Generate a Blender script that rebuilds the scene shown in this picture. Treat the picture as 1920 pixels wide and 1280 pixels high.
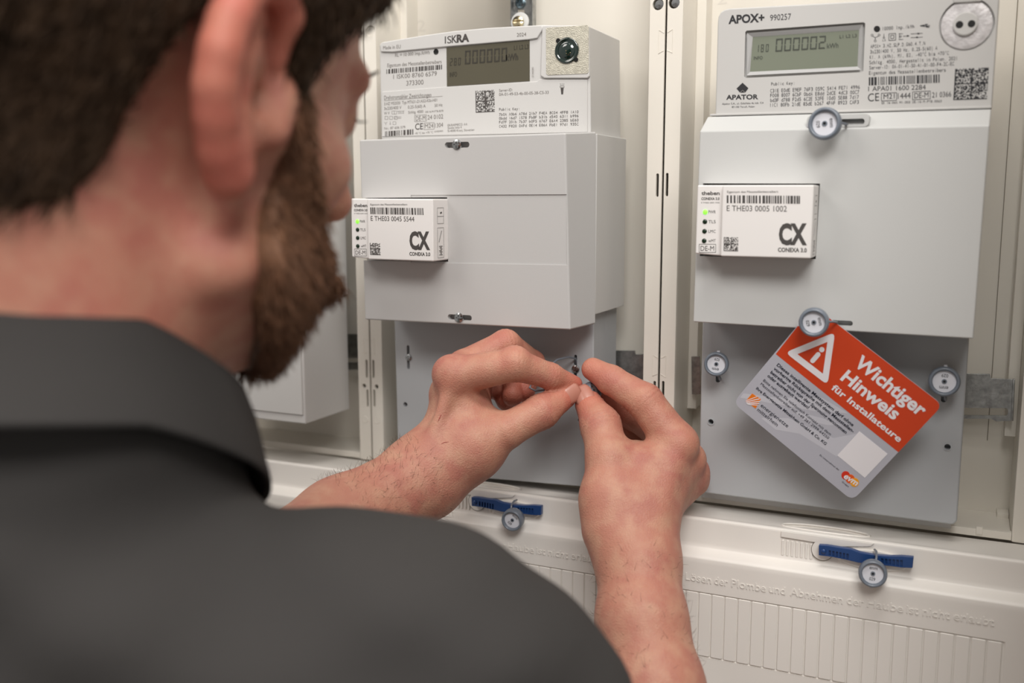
import bpy, bmesh, math, random
import numpy as np
from mathutils import Vector, Matrix
random.seed(7); rng = np.random.default_rng(5)
for o in list(bpy.data.objects): bpy.data.objects.remove(o)
SC = bpy.context.scene; COL = SC.collection
MM = 0.001
# ------------------------------------------------------------------ camera (all lengths below in mm; wall plane is XZ, viewer at -Y)
FPX = 1856.6
CAM = np.array([200.4, -697.1, -16.4])
YAW, PIT, ROL = [math.radians(a) for a in (-24.593, -8.206, -0.049)]
cy_, sy_, cp_, sp_ = math.cos(YAW), math.sin(YAW), math.cos(PIT), math.sin(PIT)
FW = np.array([sy_*cp_, cy_*cp_, sp_]); r0 = np.array([cy_, -sy_, 0.]); u0 = np.cross(r0, FW)
RT = math.cos(ROL)*r0+math.sin(ROL)*u0; UP = -math.sin(ROL)*r0+math.cos(ROL)*u0
cd = bpy.data.cameras.new('camera'); cam = bpy.data.objects.new('camera', cd); COL.objects.link(cam)
cam.matrix_world = Matrix([[RT[0], UP[0], -FW[0], CAM[0]*MM], [RT[1], UP[1], -FW[1], CAM[1]*MM], [RT[2], UP[2], -FW[2], CAM[2]*MM], [0, 0, 0, 1]])
cd.sensor_width = 36; cd.lens = FPX/1920*36; cd.clip_start = .02; cd.clip_end = 50
cd.dof.use_dof = True; cd.dof.focus_distance = 0.672; cd.dof.aperture_fstop = 4.6
SC.camera = cam
# ------------------------------------------------------------------ light
w = bpy.data.worlds.new('world'); SC.world = w; w.use_nodes = True
w.node_tree.nodes['Background'].inputs[0].default_value = (1.0, .95, .90, 1); w.node_tree.nodes['Background'].inputs[1].default_value = .36
def area(name, loc, target, size, sizey, power, col):
    l = bpy.data.lights.new(name, 'AREA'); l.shape = 'RECTANGLE'; l.size = size; l.size_y = sizey; l.energy = power; l.color = col
    o = bpy.data.objects.new(name, l); COL.objects.link(o); o.location = loc
    o.rotation_euler = (Vector(target)-Vector(loc)).to_track_quat('-Z', 'Y').to_euler(); return o
area('ceiling_or_fill_lamp', (.3, -.6, 1.5), (0, -.1, -.1), 1.1, .3, 15, (1, .965, .92))
area('ceiling_or_fill_lamp', (.58, -1.28, 1.0), (0, 0, -.1), .8, .5, 19, (1, .97, .935))
area('ceiling_or_fill_lamp', (-1.3, -1.6, 1.5), (-.2, -.1, 0), .9, .9, 14, (1, .94, .88))  # added fill light from the left, no known room lamp stands here
SC.view_settings.view_transform = 'Standard'; SC.view_settings.look = 'None'; SC.view_settings.exposure = 0; SC.view_settings.gamma = 1
try: SC.view_settings.use_curve_mapping = False
except Exception: pass
# ------------------------------------------------------------------ helpers
def ray(px, py): return FW+RT*(px-960)/FPX+UP*(640-py)/FPX
def P(px, py, y=0.):
    d = ray(px, py); return CAM+d*((y-CAM[1])/d[1])
def at(px, py, z): return CAM+ray(px, py)*z
def c2w(c): return CAM+RT*c[0]+UP*c[1]+FW*c[2]
def srgb(c):
    if isinstance(c, str): c = [int(c[i:i+2], 16) for i in (0, 2, 4)]
    return tuple((v/255/12.92 if v/255 <= .04045 else ((v/255+.055)/1.055)**2.4) for v in c)+(1,)
MATS = {}
def mat(name, col, rough=.5, metal=0., bump=0., bscale=900., var=0., vscale=30., spec=.5, emit=None, sss=0., coat=0.):
    if name in MATS: return MATS[name]
    m = bpy.data.materials.new(name); m.use_nodes = True; nt = m.node_tree; b = nt.nodes['Principled BSDF']
    c = srgb(col); b.inputs['Base Color'].default_value = c; b.inputs['Roughness'].default_value = rough; b.inputs['Metallic'].default_value = metal
    b.inputs['Specular IOR Level'].default_value = spec
    if coat: b.inputs['Coat Weight'].default_value = coat; b.inputs['Coat Roughness'].default_value = .1
    tc = nt.nodes.new('ShaderNodeTexCoord')
    if var:
        n = nt.nodes.new('ShaderNodeTexNoise'); n.inputs['Scale'].default_value = vscale; n.inputs['Detail'].default_value = 4
        nt.links.new(tc.outputs['Object'], n.inputs['Vector'])
        r = nt.nodes.new('ShaderNodeValToRGB'); r.color_ramp.elements[0].position = .3; r.color_ramp.elements[1].position = .7
        r.color_ramp.elements[0].color = tuple(v*(1-var) for v in c[:3])+(1,); r.color_ramp.elements[1].color = tuple(min(1, v*(1+var)) for v in c[:3])+(1,)
        nt.links.new(n.outputs['Fac'], r.inputs['Fac']); nt.links.new(r.outputs['Color'], b.inputs['Base Color'])
    if bump:
        n = nt.nodes.new('ShaderNodeTexNoise'); n.inputs['Scale'].default_value = bscale; n.inputs['Detail'].default_value = 3
        nt.links.new(tc.outputs['Object'], n.inputs['Vector'])
        bp = nt.nodes.new('ShaderNodeBump'); bp.inputs['Strength'].default_value = bump; bp.inputs['Distance'].default_value = .001
        nt.links.new(n.outputs['Fac'], bp.inputs['Height']); nt.links.new(bp.outputs['Normal'], b.inputs['Normal'])
    if emit: b.inputs['Emission Color'].default_value = srgb(emit); b.inputs['Emission Strength'].default_value = 1.3
    if sss:
        b.inputs['Subsurface Weight'].default_value = sss; b.inputs['Subsurface Radius'].default_value = (1, .35, .2); b.inputs['Subsurface Scale'].default_value = .003
    MATS[name] = m; return m
M_CAB = mat('cream_plastic', 'e9e4da', .42, bump=.02, bscale=1500)
M_HOOD = mat('hood_plastic', 'ebe7e1', .40, bump=.02, bscale=1500)
M_GREY = mat('light_grey_plastic', 'bfbebd', .45, bump=.05, bscale=1800)
M_METER = mat('pale_grey_plastic', 'cfcecc', .42, bump=.03, bscale=1800)
M_APA = mat('cool_grey_plastic', 'c7c8c7', .45, bump=.05, bscale=1800)
M_APM = mat('meter_grey_plastic', 'c6c5c3', .45, bump=.03, bscale=1800)
M_LOW = mat('lower_grey_plastic', 'b2b5b8', .42, bump=.04, bscale=1800)
M_WHITE = mat('white_plastic', 'ebe8e6', .38)
M_INK = mat('grey_ink', '4a4644', .6); M_INKL = mat('light_ink', '77726e', .6); M_INKK = mat('black_ink', '26262a', .6)
M_BLACK = mat('black_plastic', '141414', .35)
M_LCD1 = mat('lcd_dark', '585445', .22, var=.05, vscale=12, coat=.4); M_LCD2 = mat('lcd_green', '7e8475', .25, var=.03, vscale=12, coat=.3)
M_SEG1 = mat('lcd_segment', '3d3a33', .4); M_SEG2 = mat('lcd_segment_green', '4b4f48', .4)
M_STEEL = mat('galvanised_steel', 'a5a6a5', .38, 1., bump=.3, bscale=300, var=.25, vscale=250)
M_CHROME = mat('zinc_screw', 'b8babb', .22, 1., bump=.1, bscale=500)
M_BRASS = mat('brass_screw', 'cdbf9d', .25, 1.)
M_SEAL = mat('seal_grey', '737b86', .28, spec=.6); M_SEALW = mat('seal_white', 'dcdde4', .4)
M_WIRE = mat('wire_grey', '7c828c', .3, .2)
M_BLUE = mat('navy_plastic', '22447a', .3)
M_ORANGE = mat('card_orange', 'd0431a', .45, bump=.06, bscale=2500); M_CARD = mat('card_grey', 'b9bac4', .45, bump=.05, bscale=2500)
M_CARDL = mat('card_light', 'c9cad3', .45); M_CARDW = mat('card_white', 'eeecf0', .45); M_NAVY = mat('card_navy', '161b2e', .5)
M_LOGO = mat('logo_orange', 'ee7d18', .5); M_LOGR = mat('logo_red', 'd9331c', .5); M_LOGY = mat('logo_yellow', 'f6a71a', .5)
M_LEDON = mat('led_lit', '7dff4a', .3, emit='7dff3a'); M_LEDOFF = mat('led_off', '152b1b', .2)
M_FOIL = mat('foil_plate', 'c9c5b6', .3, .25, bump=.5, bscale=1200, var=.15, vscale=400)
M_LENS = mat('green_lens', '0d2520', .08, spec=.9, coat=1.)

def link(o, parent=None):
    COL.objects.link(o)
    if parent is not None:
        o.parent = parent; o.matrix_parent_inverse = Matrix.Translation(-Vector(root_loc(parent)))
    return o
def root_loc(o):
    while o.parent: o = o.parent
    return tuple(o.location)
def tag(o, label=None, cat=None, group=None, kind=None):
    if label: o['label'] = label
    if cat: o['category'] = cat
    if group: o['group'] = group
    if kind: o['kind'] = kind
    return o
def thing(name, label, cat, loc, group=None):
    o = bpy.data.objects.new(name, None); o.location = Vector([v*MM for v in loc]); o.empty_display_size = .02; COL.objects.link(o)
    return tag(o, label, cat, group)
def par(o, parent):
    o.parent = parent
    if parent.type == 'EMPTY': o.matrix_parent_inverse = Matrix.Translation(-parent.location)
def mk(name, V, Fc, m, parent=None, bevel=0., seg=2, smooth=False, kind=None, label=None, fixn=True):
    me = bpy.data.meshes.new(name); me.from_pydata([tuple(float(c)*MM for c in v) for v in V], [], [tuple(int(i) for i in f) for f in Fc])
    if fixn:
        bm = bmesh.new(); bm.from_mesh(me)
        bmesh.ops.recalc_face_normals(bm, faces=bm.faces)
        if bevel: bmesh.ops.bevel(bm, geom=[e for e in bm.edges if len(e.link_faces) == 2 and e.calc_face_angle(0) > .5], offset=bevel*MM, segments=seg, profile=.5, affect='EDGES', clamp_overlap=True)
        bm.to_mesh(me); bm.free()
    me.materials.append(m)
    if smooth:
        me.polygons.foreach_set('use_smooth', [True]*len(me.polygons))
    elif bevel and seg > 1:
        me.polygons.foreach_set('use_smooth', [True]*len(me.polygons))
        try: me.set_sharp_from_angle(angle=math.radians(32))
        except Exception: pass
    o = bpy.data.objects.new(name, me); COL.objects.link(o)
    if parent is not None: par(o, parent)
    return tag(o, label, None, None, kind)
class G:   # geometry collector
    def __init__(s): s.V = []; s.F = []
    def add(s, V, F):
        n = len(s.V); s.V += [tuple(v) for v in V]; s.F += [tuple(i+n for i in f) for f in F]; return s
    def prism(s, poly, a, b, ax=1):  # poly of 2D points in the other two axes (ax=1: XZ, ax=0: YZ)
        n = len(poly); V = []
        for y in (a, b):
            for p in poly: V.append((p[0], y, p[1]) if ax == 1 else ((y, p[0], p[1]) if ax == 0 else (p[0], p[1], y)))
        F = [tuple(range(n)), tuple(range(2*n-1, n-1, -1))]+[(i, (i+1) % n, n+(i+1) % n, n+i) for i in range(n)]
        return s.add(V, F)
    def box(s, x0, x1, y0, y1, z0, z1): return s.prism([(x0, z0), (x1, z0), (x1, z1), (x0, z1)], y0, y1)
    def tube(s, pts, r, n=8, cap=True):
        pts = [np.array(p, float) for p in pts]; V = []; F = []; up = None
        for i, p in enumerate(pts):
            t = pts[min(i+1, len(pts)-1)]-pts[max(i-1, 0)]; t = t/(np.linalg.norm(t)+1e-9)
            if up is None:
                up = np.cross(t, [0, 0, 1.]);
                if np.linalg.norm(up) < .1: up = np.cross(t, [0, 1., 0])
            up = up-t*(up@t); up /= np.linalg.norm(up); bi = np.cross(t, up); rr = r[i] if hasattr(r, '__len__') else r
            for k in range(n):
                a = 2*math.pi*k/n; V.append(p+rr*(math.cos(a)*up+math.sin(a)*bi))
        for i in range(len(pts)-1):
            for k in range(n): F.append((i*n+k, i*n+(k+1) % n, (i+1)*n+(k+1) % n, (i+1)*n+k))
        if cap: F += [tuple(range(n))[::-1], tuple((len(pts)-1)*n+k for k in range(n))]
        return s.add(V, F)
    def lathe(s, prof, c, ax, n=32, caps=True):  # prof [(r,h)], axis ax from centre c
        ax = np.array(ax, float); ax /= np.linalg.norm(ax); a = np.cross(ax, [0, 0, 1.])
        if np.linalg.norm(a) < .1: a = np.cross(ax, [1., 0, 0])
        a /= np.linalg.norm(a); b = np.cross(ax, a); c = np.array(c, float); V = []; F = []
        for r, h in prof:
            for k in range(n): t = 2*math.pi*k/n; V.append(c+ax*h+max(r, .001)*(math.cos(t)*a+math.sin(t)*b))
        m = len(prof)
        for i in range(m-1):
            for k in range(n): F.append((i*n+k, i*n+(k+1) % n, (i+1)*n+(k+1) % n, (i+1)*n+k))
        if caps: F += [tuple(range(n))[::-1], tuple((m-1)*n+k for k in range(n))]
        return s.add(V, F)
    def mk(s, name, m, parent=None, **k): return mk(name, s.V, s.F, m, parent, **k)
def pxpoly(pts, y): return [(P(a, b, y)[0], P(a, b, y)[2]) for a, b in pts]
def slab(name, pts, yf, yb, m, parent, **k):
    return G().prism(pxpoly(pts, yf), yf, yb).mk(name, m, parent, **k)
def arc(cx, cz, r, a0, a1, n=8):
    return [(cx+r*math.cos(math.radians(a0+(a1-a0)*i/n)), cz+r*math.sin(math.radians(a0+(a1-a0)*i/n))) for i in range(n+1)]
def rrect(x0, x1, z0, z1, r, n=5):
    return arc(x1-r, z1-r, r, 0, 90, n)+arc(x0+r, z1-r, r, 90, 180, n)+arc(x0+r, z0+r, r, 180, 270, n)+arc(x1-r, z0+r, r, 270, 360, n)
def boolcut(o, g, cutmat=None):
    c = g.mk('cutter', cutmat or o.data.materials[0])
    md = o.modifiers.new('b', 'BOOLEAN'); md.operation = 'DIFFERENCE'; md.solver = 'EXACT'; md.object = c
    bpy.context.view_layer.update()
    dg = bpy.context.evaluated_depsgraph_get(); me = bpy.data.meshes.new_from_object(o.evaluated_get(dg)); o.modifiers.clear(); old = o.data; o.data = me
    bpy.data.objects.remove(c)
    for p in me.polygons: p.material_index = min(p.material_index, len(me.materials)-1)
    try: me.set_sharp_from_angle(angle=math.radians(32))
    except Exception: pass
    return o
# --- text as flat meshes
_tc = {}
def glyphs(s, bold=0., mono=False):
    key = (s, bold, mono)
    if key in _tc: return _tc[key]
    def conv(t):
        cu = bpy.data.curves.new('t', 'FONT'); cu.body = t; cu.size = 1; cu.resolution_u = 3; cu.offset = bold; cu.fill_mode = 'FRONT'
        o = bpy.data.objects.new('t', cu); COL.objects.link(o); bpy.context.view_layer.update()
        me = bpy.data.meshes.new_from_object(o.evaluated_get(bpy.context.evaluated_depsgraph_get()))
        V = np.array([tuple(v.co) for v in me.vertices]).reshape(-1, 3)[:, :2]; F = [tuple(p.vertices) for p in me.polygons]
        bpy.data.objects.remove(o); bpy.data.meshes.remove(me); bpy.data.curves.remove(cu); return V, F
    if mono:
        V = []; F = []; n = 0; adv = .62
        for i, ch in enumerate(s):
            if ch == ' ': continue
            if ('c', ch, bold) not in _tc: _tc[('c', ch, bold)] = conv(ch)
            v, f = _tc[('c', ch, bold)]; v = v.copy(); wd = v[:, 0].max()-v[:, 0].min(); sx = min(1.0, .56/wd) if ch.isalnum() else 1
            if ch.isalnum() and wd > .2: sx = .50/wd
            v[:, 0] = (v[:, 0]-(v[:, 0].max()+v[:, 0].min())/2)*sx+adv*(i+.5); V.append(v); F += [tuple(j+n for j in t) for t in f]; n += len(v)
        V = np.concatenate(V)
    else: V, F = conv(s)
    V = V.copy(); x0, x1 = V[:, 0].min(), V[:, 0].max()
    if 'H' not in _tc: _tc['H'] = conv('H')[0][:, 1].max()
    V[:, 0] = (V[:, 0]-x0)/(x1-x0); V[:, 1] /= _tc['H']
    _tc[key] = (V, F); return V, F
def text3(g, s, O, U, W, bold=0., mono=False):   # O baseline start, U baseline vector, W cap-height vector (3D mm)
    V, F = glyphs(s, bold, mono); O, U, W = [np.array(a, float) for a in (O, U, W)]
    g.add([O+U*v[0]+W*v[1] for v in V], F)
class Face:   # maps zoomed pixel coordinates to points on a plane
    def __init__(s, fn, proj, nrm=(0, -1, 0)): s.fn = fn; s.proj = proj; s.n = np.array(nrm, float)
    def p(s, x, y, d=.12): return s.proj(*s.fn(x, y))+s.n*d
    def text(s, g, t, x0, y0, x1, y1, h, bold=0., mono=False):
        O = s.p(x0, y0); U = s.p(x1, y1)-O; k = (y1-y0)/(x1-x0+1e-9) if abs(x1-x0) > abs(y1-y0) else 0
        if abs(x1-x0) > abs(y1-y0): W = s.p(x0, y0-h)-O
        else: W = s.p(x0-h, y0)-O
        text3(g, t, O, U, W, bold, mono)
    def quad(s, g, *c): g.add([s.p(*q) for q in c], [(0, 1, 2, 3)])
    def line(s, g, x0, y0, x1, y1, w):
        d = math.hypot(x1-x0, y1-y0); nx, ny = -(y1-y0)/d*w/2, (x1-x0)/d*w/2
        s.quad(g, (x0+nx, y0+ny), (x1+nx, y1+ny), (x1-nx, y1-ny), (x0-nx, y0-ny))
    def rect(s, g, x0, y0, x1, y1, w, sl=0.):
        a, b, c, d = (x0, y0), (x1, y0+sl*(x1-x0)), (x1, y1), (x0, y1-sl*(x1-x0))
        for p, q in ((a, b), (b, c), (c, d), (d, a)): s.line(g, *p, *q, w)
    def disc(s, g, x, y, r, n=20, ry=None): g.add([s.p(x+r*math.cos(2*math.pi*i/n), y+(ry or r)*math.sin(2*math.pi*i/n)) for i in range(n)], [tuple(range(n))])
    def ring(s, g, x, y, r, w, n=16, a0=0, a1=360):
        for i in range(n):
            t0, t1 = [math.radians(a0+(a1-a0)*(i+j)/n) for j in (0, 1)]
            g.add([s.p(x+q*math.cos(t), y+q*math.sin(t)) for q, t in ((r, t0), (r, t1), (r-w, t1), (r-w, t0))], [(0, 1, 2, 3)])
    def bars(s, g, x0, t0, b0, x1, t1, b1, n=48, seed=1):
        rr = random.Random(seed); x = 0.; out = []
        while x < n-2:
            wd = rr.choice([1, 1, 1, 2, 2, 3]); out.append((x/n, min(1, (x+wd)/n))); x += wd+rr.choice([1, 1, 1, 2, 2])
        out.append(((n-1.5)/n, 1.))
        for a, b in out:
            f = lambda t, k: (x0+(x1-x0)*t, (t0 if k else b0)+((t1-t0) if k else (b1-b0))*t)
            s.quad(g, f(a, 1), f(b, 1), f(b, 0), f(a, 0))
    def matrix(s, g, c, n=24, seed=3, border=True):
        rr = random.Random(seed); c = [np.array(q, float) for q in c]
        def f(u, v): return tuple((c[0]*(1-u)+c[1]*u)*(1-v)+(c[3]*(1-u)+c[2]*u)*v)
        for i in range(n):
            for j in range(n):
                h = n//2
                on = rr.random() < .5
                if border and (i in (0, h) or j in (n-1, h-1)): on = True
                if on: s.quad(g, f(i/n, j/n), f((i+1)/n, j/n), f((i+1)/n, (j+1)/n), f(i/n, (j+1)/n))
    SEG = {'0': 'abcdef', '1': 'bc', '2': 'abdeg', '8': 'abcdefg', '6': 'acdefg'}
    def digits(s, g, st, x0, yb0, x1, yb1, h, wd, lw, slant=.06):
        n = len(st)
        for k, ch in enumerate(st):
            t = k/max(1, n-1); X = x0+(x1-wd-x0)*t; Y = yb0+(yb1-yb0)*(X-x0)/(x1-x0); sl = (yb1-yb0)/(x1-x0)
            def q(u, v): return (X+u*wd+v*h*slant, Y+u*wd*sl-v*h)
            a = lw/wd; b = lw/h; e = .02
            R = {'a': ((a*.6, 1-b), (1-a*.6, 1-b), (1, 1), (0, 1)), 'd': ((0, 0), (1, 0), (1-a, b), (a, b)), 'g': ((a, .5-b/2), (1-a, .5-b/2), (1-a, .5+b/2), (a, .5+b/2)),
                 'f': ((0, .5+e), (a, .5+e+b/2), (a, 1-b*1.1), (0, 1-e)), 'e': ((0, e), (a, b*1.1), (a, .5-e-b/2), (0, .5-e)),
                 'b': ((1-a, .5+e+b/2), (1, .5+e), (1, 1-e), (1-a, 1-b*1.1)), 'c': ((1-a, b*1.1), (1, e), (1, .5-e), (1-a, .5-e-b/2))}
            for c in s.SEG.get(ch, ''): s.quad(g, *[q(*p) for p in R[c]])
def YP(y): return lambda a, b: P(a, b, y)
zA = lambda x, y: (640+x/3.2, y/3.2); zB = lambda x, y: (1280+x/3, y/3); zC = lambda x, y: (1280+x/3, 320+y/3)
zE = lambda x, y: (1340+x/3.764, 600+y/3.764); zF = lambda x, y: (680+x/6, y/6)
# ================================================================== SETTING
G().box(-1900, 1500, 120, 140, -1500, 1300).mk('wall_back', mat('white_wall', 'd8d3cb', .8), None)['kind'] = 'structure'
G().box(-1900, 1500, -1900, 140, -1520, -1500).mk('floor', mat('grey_floor', '6f6a63', .6), None)['kind'] = 'structure'
G().box(264, 282, -265, 119, -1499, 700).mk('wall_right', mat('cabinet_side', '9a9080', .5), None, bevel=1)['kind'] = 'structure'
# ---- cabinet fields
def flange_cut(o, slots, holes, big):
    g = G()
    for (x, y0, y1, w) in slots:
        a = P(x, y0); b = P(x, y1); g.prism(rrect(a[0]-w/2, a[0]+w/2, b[2], a[2], w*.45, 3), -3, 6)
    for (x, y, r) in holes:
        c = P(x, y); g.prism(arc(c[0], c[2], r, 0, 360, 15)[:-1], -3, 6)
    if g.V: boolcut(o, g)
LBL = {-1: 'cream meter panel behind the bearded chin, leftmost of three', 0: 'cream meter panel behind the meter with both hands in front', 1: 'cream meter panel behind the orange notice card, rightmost'}
for k, X0 in ((-1, -500), (0, -250), (1, 0)):
    t = thing('meter_panel', LBL[k], 'panel', (X0+125, 58, -245), 'three cream meter panels side by side')
    xa, xb = X0+12, X0+238
    ztop = 420
    G().box(xa-2, xb+2, 56, 58.5, -237, ztop).mk('back_plate', M_CAB, t)
    for sx, xx in ((1, xa), (-1, xb)):
        x1 = xx-sx*11.3
        fl = G().prism(rrect(min(xx, x1), max(xx, x1), -237.4, ztop, .8, 2), 0, 2.2).mk('flange', M_CAB, t, bevel=.5, seg=2)
        G().box(min(xx, xx-sx*2), max(xx, xx-sx*2), 2.25, 56, -237, ztop).mk('side_wall', M_CAB, t)
        G().prism([(xx+sx*.05, -176), (xx+sx*(7 if k else 6.5), -176), (xx+sx*(7 if k else 6.5), ztop), (xx+sx*.05, ztop)], 38, 55.9).mk('rib', M_CAB, t, bevel=.4)
        if k == 0 and sx == -1: flange_cut(fl, [(1233, 325, 369, 2.), (1227.5, 714, 745, 2.), (1226, 765, 800, 2.)], [(1234, 8, 4.)], 0)
        if k == 1 and sx == 1: flange_cut(fl, [(1251, 324, 368, 2.), (1243.5, 714, 748, 2.)], [(1264, 5, 4.)], 0)
        if k == -1 and sx == -1: flange_cut(fl, [(687, 674, 709, 2.), (688.6, 730, 763, 2.)], [(682.6, 723, 1.9)], 0)
        if k == 0 and sx == 1: flange_cut(fl, [(699.6, 674, 709, 2.), (701.5, 730, 763, 2.)], [(706, 724.6, 1.9), (694.5, 58, 4.3)], 0)
    # floor of the recess with its raised front lip
    G().prism([(0, -236.5), (0, -231.4), (4, -231.4), (4.3, -233.8), (55.9, -235.2), (55.9, -237)], xa+.1, xb-.1, ax=0).mk('floor_lip', M_CAB, t, bevel=.3)
    if k == 1:
        c = P(1836, 992, 2); G().box(c[0]-2, c[0]+2, -.6, 4, -235, -229.8).mk('lip_tab', M_CAB, t, bevel=.3)
    a = P(1869, 958, 50); G().box(X0+a[0], xb-.3, 44, 55.9, -235.5, -231.8).mk('corner_step', M_CAB, t, bevel=.3)
    # embossed cover line strip on the back plate
    for xx2, z0, z1 in ((X0+26, -235, ztop),):
        G().box(xb-16.5-.25, xb-16.5+.25, 55.6, 56.0, -184, ztop).mk('seam', mat('seam_shadow', '8b8375', .7), t)
        G().box(xb-25-.25, xb-25+.25, 55.6, 56.0, -235, -184).mk('seam', M_CAB, t)
    if k == 0:
        g = G(); f = Face(zF, YP(56)); f.text(g, '2', 615, 358, 705, 352, 125)
        g.mk('embossed_digit', mat('emboss_cream', 'e0dbd2', .45), t, kind='stuff')
    if k == 1:
        g = G(); f = Face(zB, YP(56)); f.text(g, '2', 195, 25, 250, 20, 60); g.mk('embossed_digit', mat('emboss_cream', 'e0dbd2', .45), t, kind='stuff')
# bowtie marks and screws in flanges
def bowtie(cx, yt, yb, parent):
    g = G(); z1 = P(cx, yt)[2]; z0 = P(cx, yb)[2]; X = P(cx, (yt+yb)/2)[0]
    return z0, z1, X
for nm, cx, yt, yb in (('a', 1248, 56, 100), ('b', 1236, 666, 706), ('c', 692.5, 634, 664)):
    z0, z1, X = bowtie(cx, yt, yb, None)
    for sx in (-1, 1):
        root = [o for o in bpy.data.objects if o.name.startswith('meter_panel') and o.type == 'EMPTY']
        X0 = (X+sx*125)
        pr = min(root, key=lambda r: abs(r.location.x/MM-X0))
        g = G(); xm = X+sx*1.2; xo = X+sx*5
        g.tube([(xm, -.05, z1-2), (xo, -.05, z1), (xo, -.05, z0), (xm, -.05, z0+2)], .28, 5)
        g.mk('embossed_notch', M_CAB, pr)
for (px, py, k) in ((1237, 9, 0), (1268, 6, 1)):
    c = P(px, py, 1.6); root = sorted([o for o in bpy.data.objects if o.name.startswith('meter_panel') and o.type == 'EMPTY'], key=lambda r: r.location.x)[k+1]
    G().lathe([(0, -1), (2.2, -.8), (3.1, 0), (3.1, 1.2), (0, 1.4)], c, (0, -1, 0), 16).mk('panel_screw', M_CHROME, root, smooth=False)
c = P(694.5, 58, 1.2); root = sorted([o for o in bpy.data.objects if o.name.startswith('meter_panel') and o.type == 'EMPTY'], key=lambda r: r.location.x)[1]
G().lathe([(0, 0), (4.2, 0), (4.2, .4), (0, .4)], c, (0, 1, 0), 20).mk('hole_plug', M_CAB, root)
for (px, py, k_) in ((684.6, 786, 0), (706.9, 788, 1)):
    root = sorted([o for o in bpy.data.objects if o.name.startswith('meter_panel') and o.type == 'EMPTY'], key=lambda r: r.location.x)[k_]
    G().lathe([(0, 0), (3.0, 0), (2.7, .35), (2.2, .35), (2.1, .1), (0, .1)], P(px, py, 0), (0, -1, 0), 24).mk('embossed_disc', M_CAB, root)
# metal rails bridging the recess
def rail(pts, y, label, slot=None, name='mounting_rail'):
    pl = pxpoly(pts, y); c = np.mean(pl, 0)
    t = thing(name, label, 'rail', (c[0], y, c[1]), 'galvanised rails carrying the meter covers')
    o = G().prism(pl, y, y+1.6).mk('rail_plate', M_STEEL, t, bevel=.3)
    if slot: boolcut(o, G().prism(pxpoly(slot, y), y-3, y+5))
    return t
t = rail([(1790, 700), (1856, 701), (1858, 709), (1903, 711), (1899, 789), (1868, 790), (1858, 785), (1786, 785)], 30, 'steel mounting rail right of the orange card', slot=[(1770, 764), (1887, 765), (1890, 768), (1890, 776), (1887, 779), (1770, 778)])
slab('rail_edge', [(1899, 711), (1903.5, 711), (1900, 789), (1895.5, 789)], 28, 31, M_STEEL, t, bevel=.2)
rail([(1150, 657), (1190, 657), (1191, 664), (1206, 664), (1206, 740), (1150, 740)], 30, 'steel rail end between the hands and the middle cream divider')
rail([(1296, 668), (1312, 668), (1314, 739), (1297, 739)], 30, 'narrow steel rail end just left of the seal on the right meter')
rail([(640, 626), (672, 626), (674, 671), (640, 671)], 40, 'upper steel rail end beside the left meter behind the beard')
rail([(640, 679), (674, 679), (674, 693), (640, 693)], 40, 'lower thin steel rail end beside the left meter behind the beard')
# hanging bracket over left meter
hb = thing('hanging_bracket', 'slotted steel hanging bracket above the meter dated 2024', 'bracket', P(977, 40, 30))
o = slab('bracket_plate', [(957, -80), (999, -80), (997, 50), (959, 50)], 22, 24, M_STEEL, hb, bevel=.3)
boolcut(o, G().prism(pxpoly([(971, 18), (983, 18), (984, 34), (970, 34)], 22), 18, 30))
for s in ((957, 959), (996.5, 998.5)): slab('bracket_flange', [(s[0], -80), (s[1], -80), (s[1], 50), (s[0], 50)], 17, 24, M_STEEL, hb, bevel=.2)
def cross_screw(c, ax, r, parent, m=M_CHROME, name='screw', slot=False):
    c = np.array(c, float); ax = np.array(ax, float); ax /= np.linalg.norm(ax)
    o = G().lathe([(0, 0), (r*.97, 0), (r, r*.15), (r*.93, r*.42), (r*.6, r*.55), (0, r*.6)], c, ax, 24).mk(name, m, parent, bevel=0, smooth=False)
    a = np.cross(ax, [0, 0, 1.]); a /= np.linalg.norm(a); b = np.cross(ax, a); g = G(); L, W = r*(1.05 if slot else .62), r*.13
    if slot: q2 = [(-L, -W), (L, -W), (L, W), (-L, W)]
    else: q2 = [(-W, -L), (W, -L), (W, -W), (L, -W), (L, W), (W, W), (W, L), (-W, L), (-W, W), (-L, W), (-L, -W), (-W, -W)]
    n = len(q2); pts = [c+a*i+b*j+ax*r*.25 for i, j in q2]+[c+a*i+b*j+ax*r*1.2 for i, j in q2]
    g.add(pts, [tuple(range(n)), tuple(range(2*n-1, n-1, -1))]+[(i, (i+1) % n, n+(i+1) % n, n+i) for i in range(n)])
    boolcut(o, g); return o
cross_screw(P(976.5, 6, 22), (0, -1, 0), 4.2, hb, mat('blued_screw', '7d8f98', .25, 1.))
cross_screw(P(972, 42, 6), (.1, -1, .25), 4.6, hb, M_BRASS, slot=True)
G().lathe([(0, 0), (7.2, 0), (7.2, 2), (0, 2)], P(976, 42, 10), (0, -1, .1), 24).mk('washer', mat('nylon_washer', 'cfd0cf', .4), hb, bevel=.3)
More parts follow.
